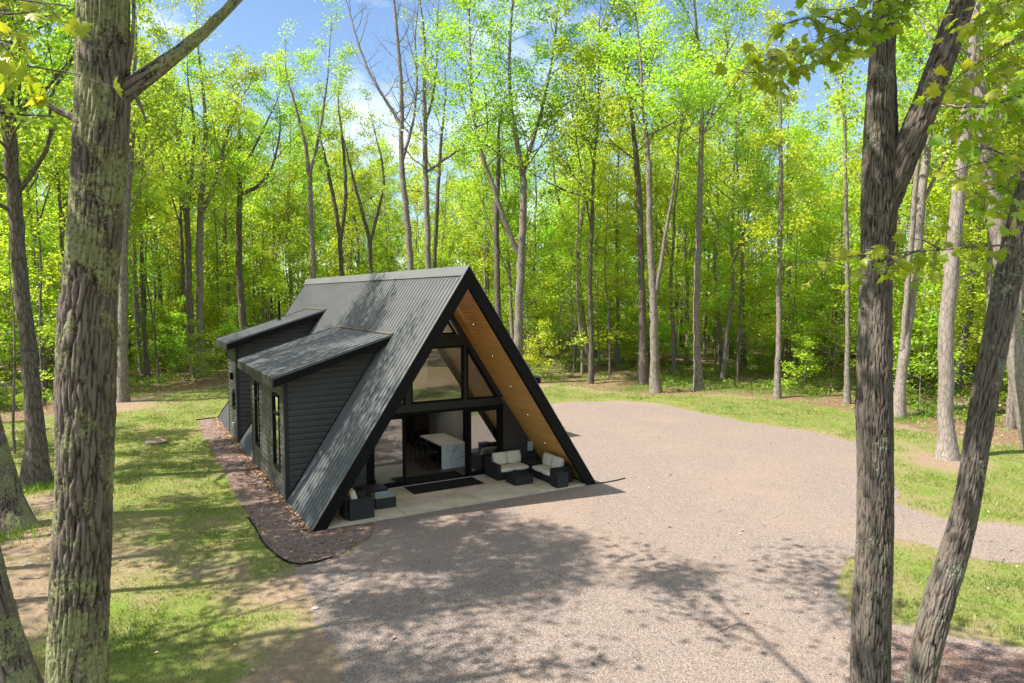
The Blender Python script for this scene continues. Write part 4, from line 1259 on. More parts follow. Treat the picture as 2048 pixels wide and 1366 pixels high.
E_TREES = 'edge'
PT = [
 # left side
 ('tree', None, [[(75, 968, 44), (72, 900, 37), (66, 800, 31), (57, 700, 29), (45, 600, 27), (34, 480, 26), (24, 350, 25), (16, 250, 24), (12, 120, 20)]],
  'brown barked tree on the left lawn with a tuft of bright grass at its foot', 'bark_dark', dict(nb=26, Lb=5.6, z0=8.5, seed=11, leafm='leaf_mid', per=11, ext=7)),
 ('tree', None, [[(246, 806, 20), (246, 700, 18), (246, 600, 17), (248, 480, 16), (252, 400, 14), (262, 300, 12), (266, 200, 10)], [(250, 430, 9), (235, 330, 8), (225, 230, 6)]],
  'straight grey tree just right of the lichen covered foreground trunk', 'bark_grey', dict(nb=14, Lb=4, z0=9, seed=12)),
 ('tree', 52, [[(284, 772, 9), (278, 700, 8), (270, 600, 8), (268, 500, 8), (270, 400, 7), (262, 300, 6)], [(270, 420, 6), (282, 330, 5), (285, 250, 4)]],
  'slim pale brown tree with a forked top behind the left lawn', 'bark_grey', dict(nb=12, Lb=3.4, z0=11, seed=13, leafm='leaf_bright')),
 ('tree', 50, [[(298, 776, 9), (290, 690, 7), (284, 600, 7), (282, 480, 6), (280, 330, 5)]],
  'thin leaning tree at the back edge of the left lawn', 'bark_dark', dict(nb=10, Lb=3, z0=10, seed=14)),
 ('tree', 50, [[(390, 758, 15), (383, 690, 13), (378, 600, 12), (376, 480, 11), (372, 420, 10), (385, 330, 8), (388, 250, 6)], [(376, 460, 8), (362, 380, 7), (352, 290, 5)]],
  'left hand trunk of the pair growing close together behind the lawn', 'bark_dark', dict(nb=12, Lb=4, z0=11, seed=15, flare=1.3)),
 ('tree', 50.5, [[(405, 757, 16), (401, 680, 14), (399, 600, 13), (399, 480, 13), (401, 420, 12), (408, 340, 10), (412, 240, 7), (400, 130, 5)], [(402, 430, 9), (425, 380, 8), (440, 320, 7), (455, 260, 5)]],
  'right hand grey trunk of the pair growing close together behind the lawn', 'bark_grey', dict(nb=14, Lb=4, z0=11, seed=16, flare=1.3, leafm='leaf_bright')),
 ('tree', 56, [[(490, 700, 14), (484, 620, 14), (478, 540, 12), (478, 440, 11), (480, 360, 9), (478, 300, 7)], [(479, 390, 7), (520, 370, 6), (545, 330, 5), (552, 290, 4)], [(480, 340, 6), (500, 310, 5), (515, 270, 4)]],
  'dark trunked tree with a long limb swinging right behind the rear dormer', 'bark_dark', dict(nb=12, Lb=4, z0=13, seed=17, leafm='leaf_bright', base=from_lf((490 - 1024) / FPX * 56, 56))),
 ('tree', 54, [[(628, 690, 11), (628, 560, 10), (624, 470, 10), (621, 390, 10), (619, 345, 9), (609, 280, 7), (590, 210, 5)], [(620, 350, 7), (637, 280, 6), (648, 210, 5), (655, 160, 3)]],
  'slender grey tree with a wide V fork above the back end of the ridge', 'bark_grey', dict(nb=9, Lb=3.2, z0=15, seed=18, per=8, keep=0.55)),
 ('tree', 60, [[(682, 700, 11), (684, 560, 10), (680, 470, 9), (668, 400, 8), (654, 330, 6)], [(682, 480, 8), (692, 400, 7), (690, 320, 6), (680, 230, 4)]],
  'dark two stemmed tree behind the middle of the roof ridge', 'bark_dark', dict(nb=9, Lb=3.2, z0=14, seed=19)),
 ('tree', 58, [[(740, 690, 9), (742, 545, 8), (740, 480, 8), (726, 430, 7), (712, 380, 6), (700, 330, 4)], [(741, 490, 6), (752, 430, 6), (765, 370, 5), (758, 310, 4)]],
  'tree with crooked spreading stems and sparse leaves behind the ridge', 'bark_dark', dict(nb=8, Lb=3.0, z0=12, seed=20, per=8, keep=0.6)),
 ('bare_tree', 50, [[(824, 690, 13), (822, 540, 12), (815, 440, 12), (805, 350, 11), (802, 300, 10), (804, 200, 8), (798, 110, 7), (790, 20, 5)],
   [(802, 250, 7), (765, 190, 6), (735, 140, 5), (712, 80, 4), (700, 40, 3)], [(805, 320, 7), (828, 240, 5), (835, 160, 4), (830, 80, 3)]],
  'tall nearly leafless tree with fine bare twigs against the sky', 'bark_grey', dict(nb=15, Lb=3.6, z0=17, seed=21, leafy=False, el=(0.5, 1.1), maxl=2, nchild=7)),
 ('tree', 51, [[(856, 690, 13), (856, 540, 12), (855, 440, 11), (850, 340, 10), (850, 260, 9), (848, 170, 7), (850, 90, 5)], [(852, 345, 6), (890, 320, 5), (920, 300, 4)], [(850, 250, 6), (868, 190, 5), (875, 120, 4)]],
  'straight grey trunk with thinly leafed top next to the bare tree', 'bark_grey', dict(nb=11, Lb=3.6, z0=15, seed=22, per=7, keep=0.5)),
 ('tree', 55, [[(866, 690, 9), (868, 545, 8), (873, 440, 8), (878, 340, 7), (882, 280, 6), (890, 200, 4)]],
  'thin dark trunk close behind the straight grey trunk over the ridge', 'bark_dark', dict(nb=10, Lb=3.4, z0=13, seed=23)),
 ('tree', 47, [[(1034, 710, 20), (1037, 640, 17), (1041, 560, 16), (1042, 515, 16), (1046, 440, 14), (1047, 380, 13), (1046, 350, 12), (1035, 290, 10), (1022, 220, 8), (1018, 130, 6), (1022, 40, 5)],
   [(1036, 505, 11), (1020, 468, 10), (1000, 420, 9), (986, 370, 8), (966, 320, 8), (953, 270, 7), (946, 220, 6), (942, 130, 5), (940, 60, 4)], [(1046, 350, 9), (1062, 290, 8), (1082, 230, 7), (1100, 150, 5), (1112, 60, 4)]],
  'tall tree with a long curving left limb right behind the cabin peak', 'bark_grey', dict(nb=24, Lb=4.4, z0=14.5, seed=24, per=15, base=from_lf((1034 - 1024) / FPX * 47, 47), leafm='leaf_mid')),
 ('snag', 48, [[(997, 690, 13), (996, 600, 12), (993, 500, 11), (993, 420, 11), (997, 335, 8)]],
  'straight broken topped trunk just left of the tall curving limb tree', 'bark_dark', dict(nb=0, z0=20, seed=25, leafy=False, flare=1.2)),
 ('birch', 55, [[(1180, 690, 9), (1162, 600, 8), (1154, 540, 8), (1158, 470, 8), (1168, 410, 7), (1170, 330, 7), (1160, 290, 6), (1156, 260, 5)], [(1156, 560, 6), (1140, 500, 5), (1122, 430, 5), (1108, 370, 4)]],
  'pale crooked birch with a second stem left of the big trees in mid forest', 'bark_pale', dict(nb=8, Lb=2.5, z0=13, seed=26, per=5, leafm='leaf_bright')),
 ('tree', None, [[(1287, 770, 18), (1286, 680, 15), (1283, 560, 13), (1281, 460, 12), (1277, 370, 12), (1272, 310, 11), (1266, 250, 8), (1255, 150, 6)]],
  'darker left trunk of the two tall trees standing side by side beyond the drive', 'bark_dark', dict(nb=14, Lb=4.4, z0=15, seed=27, per=14, flare=1.2)),
 ('tree', None, [[(1311, 784, 19), (1309, 700, 17), (1308, 640, 16), (1308, 595, 16), (1301, 520, 13), (1299, 430, 12), (1298, 350, 11), (1296, 300, 10), (1285, 200, 7), (1280, 100, 5)], [(1311, 590, 9), (1320, 530, 8), (1328, 460, 7), (1338, 400, 6), (1342, 360, 5)]],
  'pale based tall tree with a thin side stem beside the darker trunk beyond the drive', 'bark_grey', dict(nb=16, Lb=4.6, z0=15, seed=28, per=14, flare=1.6, leafm='leaf_bright')),
 ('tree', None, [[(1398, 779, 17), (1394, 700, 14), (1393, 600, 13), (1396, 500, 12), (1400, 380, 11), (1402, 300, 10), (1404, 200, 8), (1398, 110, 6), (1390, 20, 5)], [(1401, 280, 6), (1425, 220, 5), (1440, 150, 4)]],
  'single straight trunk with scarred foot beyond the middle of the drive', 'bark_grey', dict(nb=14, Lb=4.2, z0=15, seed=29, per=14, flare=1.7)),
 ('tree', None, [[(1554, 797, 13), (1557, 700, 11), (1558, 600, 10), (1560, 480, 9), (1562, 400, 9), (1561, 300, 8), (1560, 210, 6), (1562, 130, 4)]],
  'slim straight tree with leafy sprays along its stem right of the drive', 'bark_grey', dict(nb=18, Lb=2.6, z0=7, seed=30, leafm='leaf_yellow', el=(0.2, 0.7), ext=2)),
 ('tree', None, [[(1694, 807, 12), (1695, 700, 9), (1695, 560, 8), (1693, 450, 8), (1691, 380, 7), (1691, 300, 6), (1688, 200, 5)]],
  'thin pale tree just left of the big forked foreground trunk', 'bark_grey', dict(nb=10, Lb=2.6, z0=11, seed=31, leafm='leaf_bright')),
 ('tree', None, [[(1797, 836, 22), (1801, 760, 19), (1812, 683, 19), (1822, 600, 18), (1835, 500, 18), (1839, 425, 17), (1853, 310, 14), (1862, 220, 12), (1872, 100, 9)], [(1804, 700, 11), (1807, 600, 11), (1811, 480, 10), (1811, 370, 9), (1820, 260, 7)], [(1839, 420, 8), (1868, 360, 7), (1895, 310, 5)]],
  'sunlit pale tree with a second thin stem close right of the forked foreground trunk', 'bark_pale', dict(nb=14, Lb=3.6, z0=13, seed=32, flare=1.4)),
 ('tree', None, [[(1894, 918, 28), (1892, 850, 28), (1891, 760, 28), (1892, 683, 28), (1898, 600, 27), (1907, 510, 26), (1913, 425, 25), (1926, 310, 22), (1931, 240, 20), (1942, 130, 16), (1950, 30, 13)], [(1900, 560, 9), (1930, 550, 4), (1960, 545, 2)]],
  'sunlit pale trunk rising from bare soil on the right lawn', 'bark_pale', dict(nb=12, Lb=4, z0=12.5, seed=33, flare=1.9)),
 ('tree', 26.5, [[(2072, 895, 38), (2050, 820, 36), (2034, 733, 34), (2024, 660, 33), (2012, 570, 31), (1998, 470, 30), (1984, 400, 27), (1971, 310, 25), (1966, 225, 23), (1951, 125, 20), (1936, 0, 16)], [(1970, 300, 12), (1998, 250, 10), (2015, 180, 8)]],
  'sunlit pale trunk leaning left at the right edge behind the bent foreground trunk', 'bark_pale', dict(nb=12, Lb=4, z0=13, seed=34, flare=1.3)),
]
for i, (nm, dep, stems, lb, bk, kw) in enumerate(PT):
    if dep is None:
        g = G(*stems[0][0][:2]); dep = lat_fwd(g[0], g[1])[1]
    photo_tree(nm, dep, stems, lb, bk, **kw)

# ------------------------------------------------ forest: one of each kind, then copies
KINDS = {}


def proto(kind, seed):
    T = Tree(seed); r = T.r
    if kind in ('tall', 'airy'):
        Hh = r.uniform(18, 21); n = 9
        P = [np.array([0, 0, -0.2])]
        lean = r.normal(size=2) * 0.03
        for i in range(n): P.append(P[-1] + np.array([lean[0] + r.normal() * 0.05, lean[1] + r.normal() * 0.05, 1]) * Hh / n)
        R0 = r.uniform(0.15, 0.23)
        R = R0 * (1 - np.linspace(0, 1, n + 1) * 0.8); R[0] *= 1.25
        T.stem(P, R, 9, Hh * r.uniform(0.36, 0.5), 17, 4.3, (0.35, 1.05), 2, 5, 0.3, 0.22, 2.5)
        f = int(n * 0.5); a = r.uniform(0, 6.28)
        Q = [P[f]] + [P[f] + np.array([math.cos(a) * 0.35 * q, math.sin(a) * 0.35 * q, q]) for q in (1.5, 3.5, 6, 8.5)]
        T.stem(Q, [R[f] * 0.6 * (1 - 0.2 * q) for q in range(5)], 7, Hh * 0.5, 8, 3.2, (0.35, 1.0), 2, 5, 0.3, 0.22, 1.5)
        return T.wood_mesh('trunk'), T.leaf_mesh('crown', 13 if kind == 'tall' else 12, 0.18 if kind == 'tall' else 0.2, 0.31 if kind == 'tall' else 0.3)
    if kind == 'mid':
        Hh = r.uniform(8, 12); n = 6
        P = [np.array([0, 0, -0.2])]
        for i in range(n): P.append(P[-1] + np.array([r.normal() * 0.07, r.normal() * 0.07, 1]) * Hh / n)
        R = r.uniform(0.05, 0.085) * (1 - np.linspace(0, 1, n + 1) * 0.8)
        T.stem(P, R, 7, Hh * 0.2, 20, 2.9, (0.02, 0.55), 2, 4, 0.06, 0.16, 1.0)
        return T.wood_mesh('trunk'), T.leaf_mesh('crown', 11, 0.18, 0.30, 0.55)
    if kind == 'bush':
        Hh = r.uniform(2.6, 4.6); n = 5
        P = [np.array([0, 0, -0.1])]
        for i in range(n): P.append(P[-1] + np.array([r.normal() * 0.1, r.normal() * 0.1, 1]) * Hh / n)
        R = r.uniform(0.018, 0.03) * (1 - np.linspace(0, 1, n + 1) * 0.75)
        T.stem(P, R, 5, 0.5, 13, 1.5, (0.0, 0.55), 2, 4, 0.05, 0.18, 0.3)
        return T.wood_mesh('trunk'), T.leaf_mesh('crown', 8, 0.17, 0.24, 0.55)
    if kind == 'pole':
        Hh = r.uniform(13, 17); n = 8
        P = [np.array([0, 0, -0.2])]
        for i in range(n): P.append(P[-1] + np.array([r.normal() * 0.06, r.normal() * 0.06, 1]) * Hh / n)
        R = r.uniform(0.07, 0.11) * (1 - np.linspace(0, 1, n + 1) * 0.8)
        T.stem(P, R, 7, Hh * 0.3, 18, 2.4, (0.2, 0.8), 2, 4, 0.15, 0.2, 1.5)
        return T.wood_mesh('trunk'), T.leaf_mesh('crown', 8, 0.19, 0.36, 0.75)


for kd, cnt in (('tall', 6), ('mid', 5), ('bush', 4), ('pole', 4), ('airy', 2)):
    KINDS[kd] = [proto(kd, 100 + 17 * i + len(kd)) for i in range(cnt)]

ZONES = [(-9e3, 470, 'in the forest behind the left lawn'), (470, 960, 'in the forest behind the cabin roof'), (960, 1420, 'in the forest beyond the drive'), (1420, 9e3, 'in the forest behind the right lawn')]
KLAB = {'airy': ('forest_tree', 'open crowned tree'), 'tall': ('forest_tree', 'tall leafy forest tree'), 'mid': ('understory_tree', 'slender young tree with layered foliage'), 'bush': ('sapling', 'small leafy sapling'), 'pole': ('pole_tree', 'thin straight half grown tree')}
BARKS = {'airy': ['bark_grey'], 'tall': ['bark_dark', 'bark_grey', 'bark_grey'], 'mid': ['bark_grey', 'bark_pale'], 'bush': ['bark_grey'], 'pole': ['bark_grey', 'bark_pale', 'bark_dark']}
LEAFS = ['leaf_mid', 'leaf_bright', 'leaf_mid', 'leaf_bright', 'leaf_yellow']
_src = {}


def place(kind, x, y, rng, label=None, group=None, scale=None):
    ki = int(rng.integers(len(KINDS[kind])))
    lm = LEAFS[int(rng.integers(len(LEAFS)))]; bk = BARKS[kind][int(rng.integers(len(BARKS[kind])))]
    key = (kind, ki, lm, bk)
    la, f = lat_fwd(x, y); px = 1024 + FPX * la / max(f, 1)
    nm, kl = KLAB[kind]
    if label is None:
        for (a, b, zt) in ZONES:
            if a <= px < b: label = kl + ' ' + zt; group = (nm.replace('_', ' ') + 's ' + zt)
    sc_ = rng.uniform(0.85, 1.2); sz = sc_ * rng.uniform(0.92, 1.12)
    if scale: sc_ = sz = scale
    rz = rng.uniform(0, 6.28)
    z = float(HZ(x, y)[0])
    if key in _src:
        return copy_tree(_src[key], (x, y, z), rz, (sc_, sz), label, group)
    wd, cr_ = KINDS[kind][ki]
    # one mesh copy per colour pair so that materials can differ
    wd = wd.copy(); cr_ = cr_.copy()
    o = put_tree(nm, (x, y, z), wd, cr_, bk, lm, label, 'tree' if kind != 'bush' else 'sapling', group)
    o.rotation_euler = (0, 0, rz); o.scale = (sc_, sc_, sz)
    _src[key] = o
    return o


rng = np.random.default_rng(2024)
taken = [lat_fwd(*o.location[:2]) for o in bpy.data.objects if o.name.split('.')[0] in ('tree', 'birch', 'bare_tree', 'snag')]


def scatter(kind, count, d0, d1, sep, xr=(-170, 2220), power=1.0):
    got = 0; tries = 0; mine = []
    while got < count and tries < count * 60:
        tries += 1
        px = rng.uniform(*xr)
        ef = float(np.interp(px, EDGE_X, EDGE_F))
        f = ef + d0 + (d1 - d0) * rng.random() ** power
        la = (px - 1024) / FPX * f
        x, y = from_lf(la, f)
        if -1.5 < x < 10.5 and -2 < y < 22: continue
        if any((la - a) ** 2 + (f - b) ** 2 < sep * sep for a, b in taken + mine): continue
        # keep the gaps of sky of the photograph free of tall crowns
        if kind in ('tall', 'pole') and any(a < px < b and f < lim for a, b, lim in SKYGAP): continue
        mine.append((la, f)); got += 1
        place(kind, x, y, rng)
    taken.extend(mine)


SKYGAP = [(530, 800, 60), (1480, 1720, 54)]
scatter('tall', 122, 2.5, 50, 2.6, power=0.75)
scatter('pole', 70, 2.5, 36, 1.9)
scatter('mid', 180, 7.0, 46, 1.6, power=1.0)
scatter('bush', 14, 2.5, 9, 2.5, power=1.0)
scatter('bush', 140, 10, 40, 1.0, power=1.1)
scatter('tall', 24, 1.0, 40, 2.6, xr=(-1500, -180))
scatter('mid', 24, 2.0, 36, 2.0, xr=(-1500, -180))

# trees beside and behind the viewpoint, seen as reflections and by their shade
for (x, y, lb, kd) in ((-9.6, 1.9, 'leafy tree left of the photograph that shades the front of the drive', 'airy'), (-9.9, -2.9, 'leafy tree beside the near left corner of the drive', 'airy'), (-8.2, -0.8, 'leafy tree closest left of the photograph beside the drive', 'airy'), (-9.2, 13.4, 'leafy tree just outside the left edge whose shade falls on the roof', 'airy'), (-7.8, 14.9, 'young leafy tree at the left edge behind the brown barked lawn tree', 'mid'), (-14.8, 5.2, 'leafy tree left of the photograph that shades the left lawn', 'airy'),
                       (-15.0, -2.2, 'leafy tree near the viewpoint that shades the near lawn', 'airy'),
                       (-17.0, 12.5, 'leafy tree left of the brown barked lawn tree', 'airy'), (-16.5, 20.0, 'leafy tree beyond the left lawn in the open wood', 'airy')):
    place(kd, x, y, rng, label=lb, group=None, scale=0.86)

for i in range(16):
    a_ = rng.uniform(-0.2, 1.5)
    r_ = rng.uniform(15, 34)
    x, y = CAM[0] + 4 + r_ * math.sin(a_), CAM[1] - 4 - r_ * math.cos(a_) * 0.8
    place('tall' if i % 2 else 'mid', x, y, rng, label='leafy tree standing behind the viewpoint', group='trees behind the viewpoint')

# ================================================================== FOREGROUND TREES
def bark_hero(name, dark, mid, light, lich, lich_col):
    m = M(name, light, 0.92, 0, 0.12); k = N(m)
    rd = k.attr('ridge')
    fine = k.noise(k.coord((1, 1, 0.45)), 38, 5, 0.7)
    vfine = k.noise(k.coord((1, 1, 0.7)), 110, 3, 0.7)
    c = k.ramp(k.math('ADD', rd, k.math('MULTIPLY', k.math('SUBTRACT', fine, 0.5), 1.15)), [(0.06, dark), (0.34, mid), (0.86, light)])
    big = k.noise(k.coord((1, 1, 0.3)), 1.7, 4)
    c = k.mix(k.ramp(big, [(0.35, 0.0), (0.7, 0.65)]), c, tuple(q * 0.62 for q in mid))
    ln = k.noise(k.coord((1, 1, 0.8)), 2.3, 6, 0.62)
    l2 = k.noise(k.coord((1, 1, 1)), 30, 5, 0.7)
    msk = k.ramp(k.math('ADD', k.math('MULTIPLY', ln, 0.72), k.math('MULTIPLY', l2, 0.34)), [(lich, 0.0), (lich + 0.035, 1.0)])
    lc = k.ramp(l2, [(0.34, tuple(0.45 * q for q in lich_col)), (0.5, lich_col), (0.72, tuple(1.3 * q for q in lich_col))])
    k.color(k.mix(k.math('MULTIPLY', msk, 0.9), c, lc))
    h = k.math('ADD', k.math('MULTIPLY', fine, 0.6), k.math('MULTIPLY', vfine, 0.4))
    k.bump(k.math('ADD', h, k.math('MULTIPLY', msk, 0.25)), 1.0, 0.02)
    return m


MAT['hero_left'] = bark_hero('hero_left', (0.016, 0.012, 0.010), (0.095, 0.074, 0.060), (0.225, 0.182, 0.152), 0.512, (0.25, 0.255, 0.125))
MAT['hero_right'] = bark_hero('hero_right', (0.014, 0.010, 0.008), (0.088, 0.071, 0.058), (0.205, 0.170, 0.140), 0.60, (0.24, 0.25, 0.18))


def hero_stem(acc, P, R, seed, amp, sides=None, dz=0.022, cell=0.042, swell=0.06, knots=()):
    """bark covered stem with real ridges; acc = [V, F, ridge, n]"""
    P = np.asarray(P, float); R = np.asarray(R, float)
    seg = np.r_[0, np.cumsum(np.linalg.norm(np.diff(P, axis=0), axis=1))]
    m = int(seg[-1] / dz) + 2; u = np.linspace(0, seg[-1], m)
    # smooth interpolation (Catmull-Rom style by repeated averaging of a coarse resample)
    k_ = max(6, int(seg[-1] / 0.25)); uc = np.linspace(0, seg[-1], k_)
    Q = np.stack([np.interp(uc, seg, P[:, i]) for i in range(3)], 1); RR = np.interp(uc, seg, R)
    for _ in range(3):
        Q[1:-1] = (Q[:-2] + 2 * Q[1:-1] + Q[2:]) / 4; RR[1:-1] = (RR[:-2] + 2 * RR[1:-1] + RR[2:]) / 4
    Q = np.stack([np.interp(u, uc, Q[:, i]) for i in range(3)], 1); RR = np.interp(u, uc, RR)
    ker = np.ones(9) / 9
    for i in range(3):
        Q[4:-4, i] = np.convolve(Q[:, i], ker, 'valid')
    sides = sides or int(max(16, min(150, 2 * math.pi * RR.max() / 0.011)))
    v, f = tube_arrays(Q, np.ones(m), sides)
    D = v.reshape(m, sides, 3) - Q[:, None, :]
    th = np.arange(sides) / sides * 2 * math.pi
    circ = 2 * math.pi * RR.mean(); vs_ = 0.085 / cell
    A = (th / (2 * math.pi) * circ / cell)[None, :] + 0 * u[:, None]
    Z = u[:, None] + 0 * th[None, :]
    wob = (fbm(A * 0.35, Z * 2.2, seed + 1, 3) - 0.5) * 2.4
    # elongated plates: cell borders of a jittered lattice become the fissures
    U_ = A * 0.8 + wob * 0.55; W_ = Z * vs_ + wob * 0.35 + (fbm(A * 1.3, Z * 9, seed + 9, 2) - 0.5) * 0.5
    ui, wi = np.floor(U_).astype(int), np.floor(W_).astype(int)
    F1 = np.full(U_.shape, 9.0); F2 = np.full(U_.shape, 9.0)
    for du in (-1, 0, 1):
        for dw in (-1, 0, 1):
            cu, cw = ui + du, wi + dw
            jx = _tab[(cu * 7 + seed) % 256, (cw * 13) % 256]; jy = _tab[(cu * 5 + 91) % 256, (cw * 11 + seed) % 256]
            dd = np.hypot(cu + jx - U_, (cw + jy - W_))
            F2 = np.where(dd < F1, F1, np.minimum(F2, dd)); F1 = np.minimum(F1, dd)
    e = np.clip((F2 - F1) / 0.30, 0, 1); e = e * e * (3 - 2 * e)
    fine = fbm(A * 3, Z * 16, seed + 3, 3); med = fbm(A * 1.1, Z * 5, seed + 4, 3)
    ridge = np.clip(e * 0.62 + (fine - 0.5) * 0.55 + (med - 0.5) * 0.7 + 0.22, 0, 1)
    # blend over the seam
    wgt = np.clip(np.minimum(np.arange(sides), sides - np.arange(sides)) / 6.0, 0, 1)[None, :]
    ridge = ridge * wgt + 0.45 * (1 - wgt)
    sw = (fbm(np.cos(th)[None, :] * 1.1 + 0 * Z, Z * 1.1 + np.sin(th)[None, :] * 0.9, seed + 5, 3) - 0.5) * 2 * swell
    rad = RR[:, None] * (1 + sw) + (ridge - 0.5) * amp
    for (ku, ka, kr, kh) in knots:
        dth = np.angle(np.exp(1j * (th - ka)))[None, :] * RR.mean()
        rad = rad + kh * np.exp(-((Z - ku) ** 2 + dth ** 2) / kr ** 2)
    V = (Q[:, None, :] + D * rad[:, :, None]).reshape(-1, 3)
    acc[0].append(V); acc[1].append(f + acc[3]); acc[2].append(ridge.ravel()); acc[3] += len(V)


def hero_tree(label, depth, stems, seed, mat, amp, crown_seed, z0, nb, Lb, ext, knots=(), wander=(), leafm='leaf_mid', ground_px=None, cell=0.030, per=9, azim=None, limbs=()):
    P0 = [at(q[0], q[1], depth) for q in stems[0]]
    gx, gy = P0[0][0], P0[0][1]
    if ground_px is not None:
        gx, gy = ground_px
    b = np.array([gx, gy, float(HZ(gx, gy)[0])])
    acc = [[], [], [], 0]
    T = Tree(crown_seed)
    for si, st in enumerate(stems):
        P = [at(q[0], q[1], depth) - b for q in st]; R = [q[2] / 2 / FPX * depth * 0.89 for q in st]
        if si > 0 and si - 1 < len(wander):
            h0 = P[0]
            P = [p + np.array([SHD, CH, 0]) * np.linalg.norm(p - h0) * wander[si - 1] for p in P]
        if si == 0:
            r0 = R[0]
            pts = [np.array([0, 0, -0.2]), np.array([0, 0, 0.05]), P[0] * 0.12 + np.array([0, 0, 0.0]), P[0] * 0.35]
            P = pts + P; R = [r0 * 1.45, r0 * 1.35, r0 * 1.12, r0 * 1.02] + R
        hero_stem(acc, P, R, seed + si * 13, amp * min(1, R[0] / 0.15), cell=cell, knots=knots if si == 0 else ())
        d = unit(np.array(P[-1]) - np.array(P[-2]))
        if ext[min(si, len(ext) - 1)] > 0:
            e = ext[min(si, len(ext) - 1)]
            PP = [P[-1] - d * 0.1, P[-1] + d * e * 0.25, P[-1] + d * e * 0.55 + UP * 0.3, P[-1] + d * e * 0.8 + UP * 0.9]
            T.stem(PP, [R[-1], R[-1] * 0.8, R[-1] * 0.5, R[-1] * 0.2], 10, z0, nb, Lb, (0.1, 0.9), 2, 5, 0.2, 0.2, e * 0.2, az=azim)
    for (p_, d_, L_) in limbs:
        T.limb(np.array(p_, float), np.array(d_, float), L_, 0.07, 1, 2, 0.1, 0.15, 0.45, 6)
    V = np.vstack(acc[0]); F = np.vstack(acc[1]); ridge = np.concatenate(acc[2])
    me = np_mesh('trunk', V, F, smooth=True)
    a = me.attributes.new('ridge', 'FLOAT', 'POINT'); a.data.foreach_set('value', ridge.astype(np.float32))
    root = empty('foreground_tree', tuple(b), label, 'tree')
    link('trunk', me, root, MAT[mat])
    if T.V:
        link('limb', T.wood_mesh('limb'), root, MAT['bark_right'])
        if T.anc: link('crown', T.leaf_mesh('crown', per, 0.19, 0.4), root, MAT[leafm])
    return root


HL = hero_tree('large lichen covered trunk in the left foreground with a limb rising right', 5.5,
    [[(152, 1560, 122), (153, 1366, 113), (160, 1200, 117), (168, 1060, 114), (172, 950, 110), (172, 840, 114), (172, 750, 118), (169, 690, 110), (178, 590, 106), (190, 500, 102), (196, 400, 99), (202, 320, 99), (207, 230, 112), (208, 170, 104), (209, 100, 93), (210, 0, 90), (212, -120, 86), (216, -300, 78)],
     [(222, 205, 46), (262, 165, 34), (300, 125, 30), (345, 98, 28), (362, 78, 24), (392, 40, 22), (420, 0, 21), (470, -80, 19)],
     [(185, 245, 24), (150, 240, 15), (130, 233, 11), (113, 228, 10), (103, 222, 9), (96, 205, 8), (76, 181, 5)],
     [(252, 150, 12), (264, 130, 9), (262, 90, 8), (266, 45, 8), (260, 0, 7), (255, -60, 6)],
     [(255, 170, 12), (272, 185, 9), (282, 215, 7), (289, 243, 3)]],
    41, 'hero_left', 0.034, 61, 9.0, 12, 4.0, [9, 5, 0, 0, 0], knots=((8.4, 2.0, 0.22, 0.05), (3.2, 5.2, 0.2, 0.035)), wander=(0.25, -0.2, 0.1, 0.1), limbs=(((0.35, 0.35, 12.6), (0.2, 0.85, 0.42), 6.5), ((0.35, 0.35, 13.6), (0.5, 0.8, 0.4), 6.0)))
HR = hero_tree('forked dark trunk in the right foreground', 8.0,
    [[(1738, 1560, 88), (1740, 1366, 82), (1742, 1200, 78), (1750, 1080, 73), (1752, 985, 74), (1750, 930, 68), (1750, 850, 74), (1748, 700, 66), (1751, 600, 61), (1755, 480, 67), (1760, 405, 74), (1764, 360, 78), (1755, 310, 60), (1757, 240, 53), (1761, 150, 49), (1767, 60, 47), (1772, 0, 46), (1780, -150, 42)],
     [(1768, 410, 60), (1782, 360, 62), (1802, 318, 56), (1822, 262, 53), (1838, 215, 52), (1856, 150, 50), (1872, 95, 48), (1892, 30, 47), (1905, -10, 45), (1935, -130, 40)],
     [(1780, 380, 24), (1790, 320, 27), (1796, 240, 27), (1799, 150, 26), (1800, 80, 25), (1806, 0, 24), (1812, -120, 22)]],
    47, 'hero_right', 0.024, 62, 10.5, 11, 4.0, [8, 8, 5], knots=((5.0, 1.2, 0.2, 0.03),), wander=(-0.12, 0.15), cell=0.024)
HB = hero_tree('bent dark trunk leaning right at the right edge of the foreground', 7.2,
    [[(1815, 1560, 66), (1836, 1366, 56), (1856, 1280, 60), (1877, 1200, 66), (1896, 1140, 62), (1912, 1100, 56), (1930, 1040, 51), (1941, 970, 49), (1951, 900, 49), (1962, 830, 50), (1976, 760, 50), (1992, 683, 49), (2004, 610, 53), (2022, 520, 51), (2040, 450, 50), (2070, 330, 47), (2110, 180, 44), (2150, 20, 40)]],
    53, 'hero_right', 0.022, 63, 10.0, 11, 3.6, [7], cell=0.024)
HC = hero_tree('lichen spotted trunk leaning out of the lower left corner', 8.6,
    [[(62, 1480, 130), (18, 1366, 112), (-8, 1280, 100), (-30, 1180, 88), (-62, 1040, 80), (-95, 900, 76), (-130, 740, 72), (-165, 560, 68), (-190, 400, 64), (-210, 200, 58)]],
    59, 'hero_left', 0.028, 64, 9.5, 3, 1.6, [3], per=4)
HD = hero_tree('grey trunk leaning left at the left edge of the lawn', 17.4,
    [[(4, 1010, 84), (-12, 930, 72), (-32, 850, 66), (-55, 740, 62), (-80, 600, 58), (-100, 450, 54), (-118, 300, 48)]],
    67, 'hero_left', 0.028, 65, 8.5, 14, 4.2, [8], ground_px=tuple(G(22, 1062)[:2]))

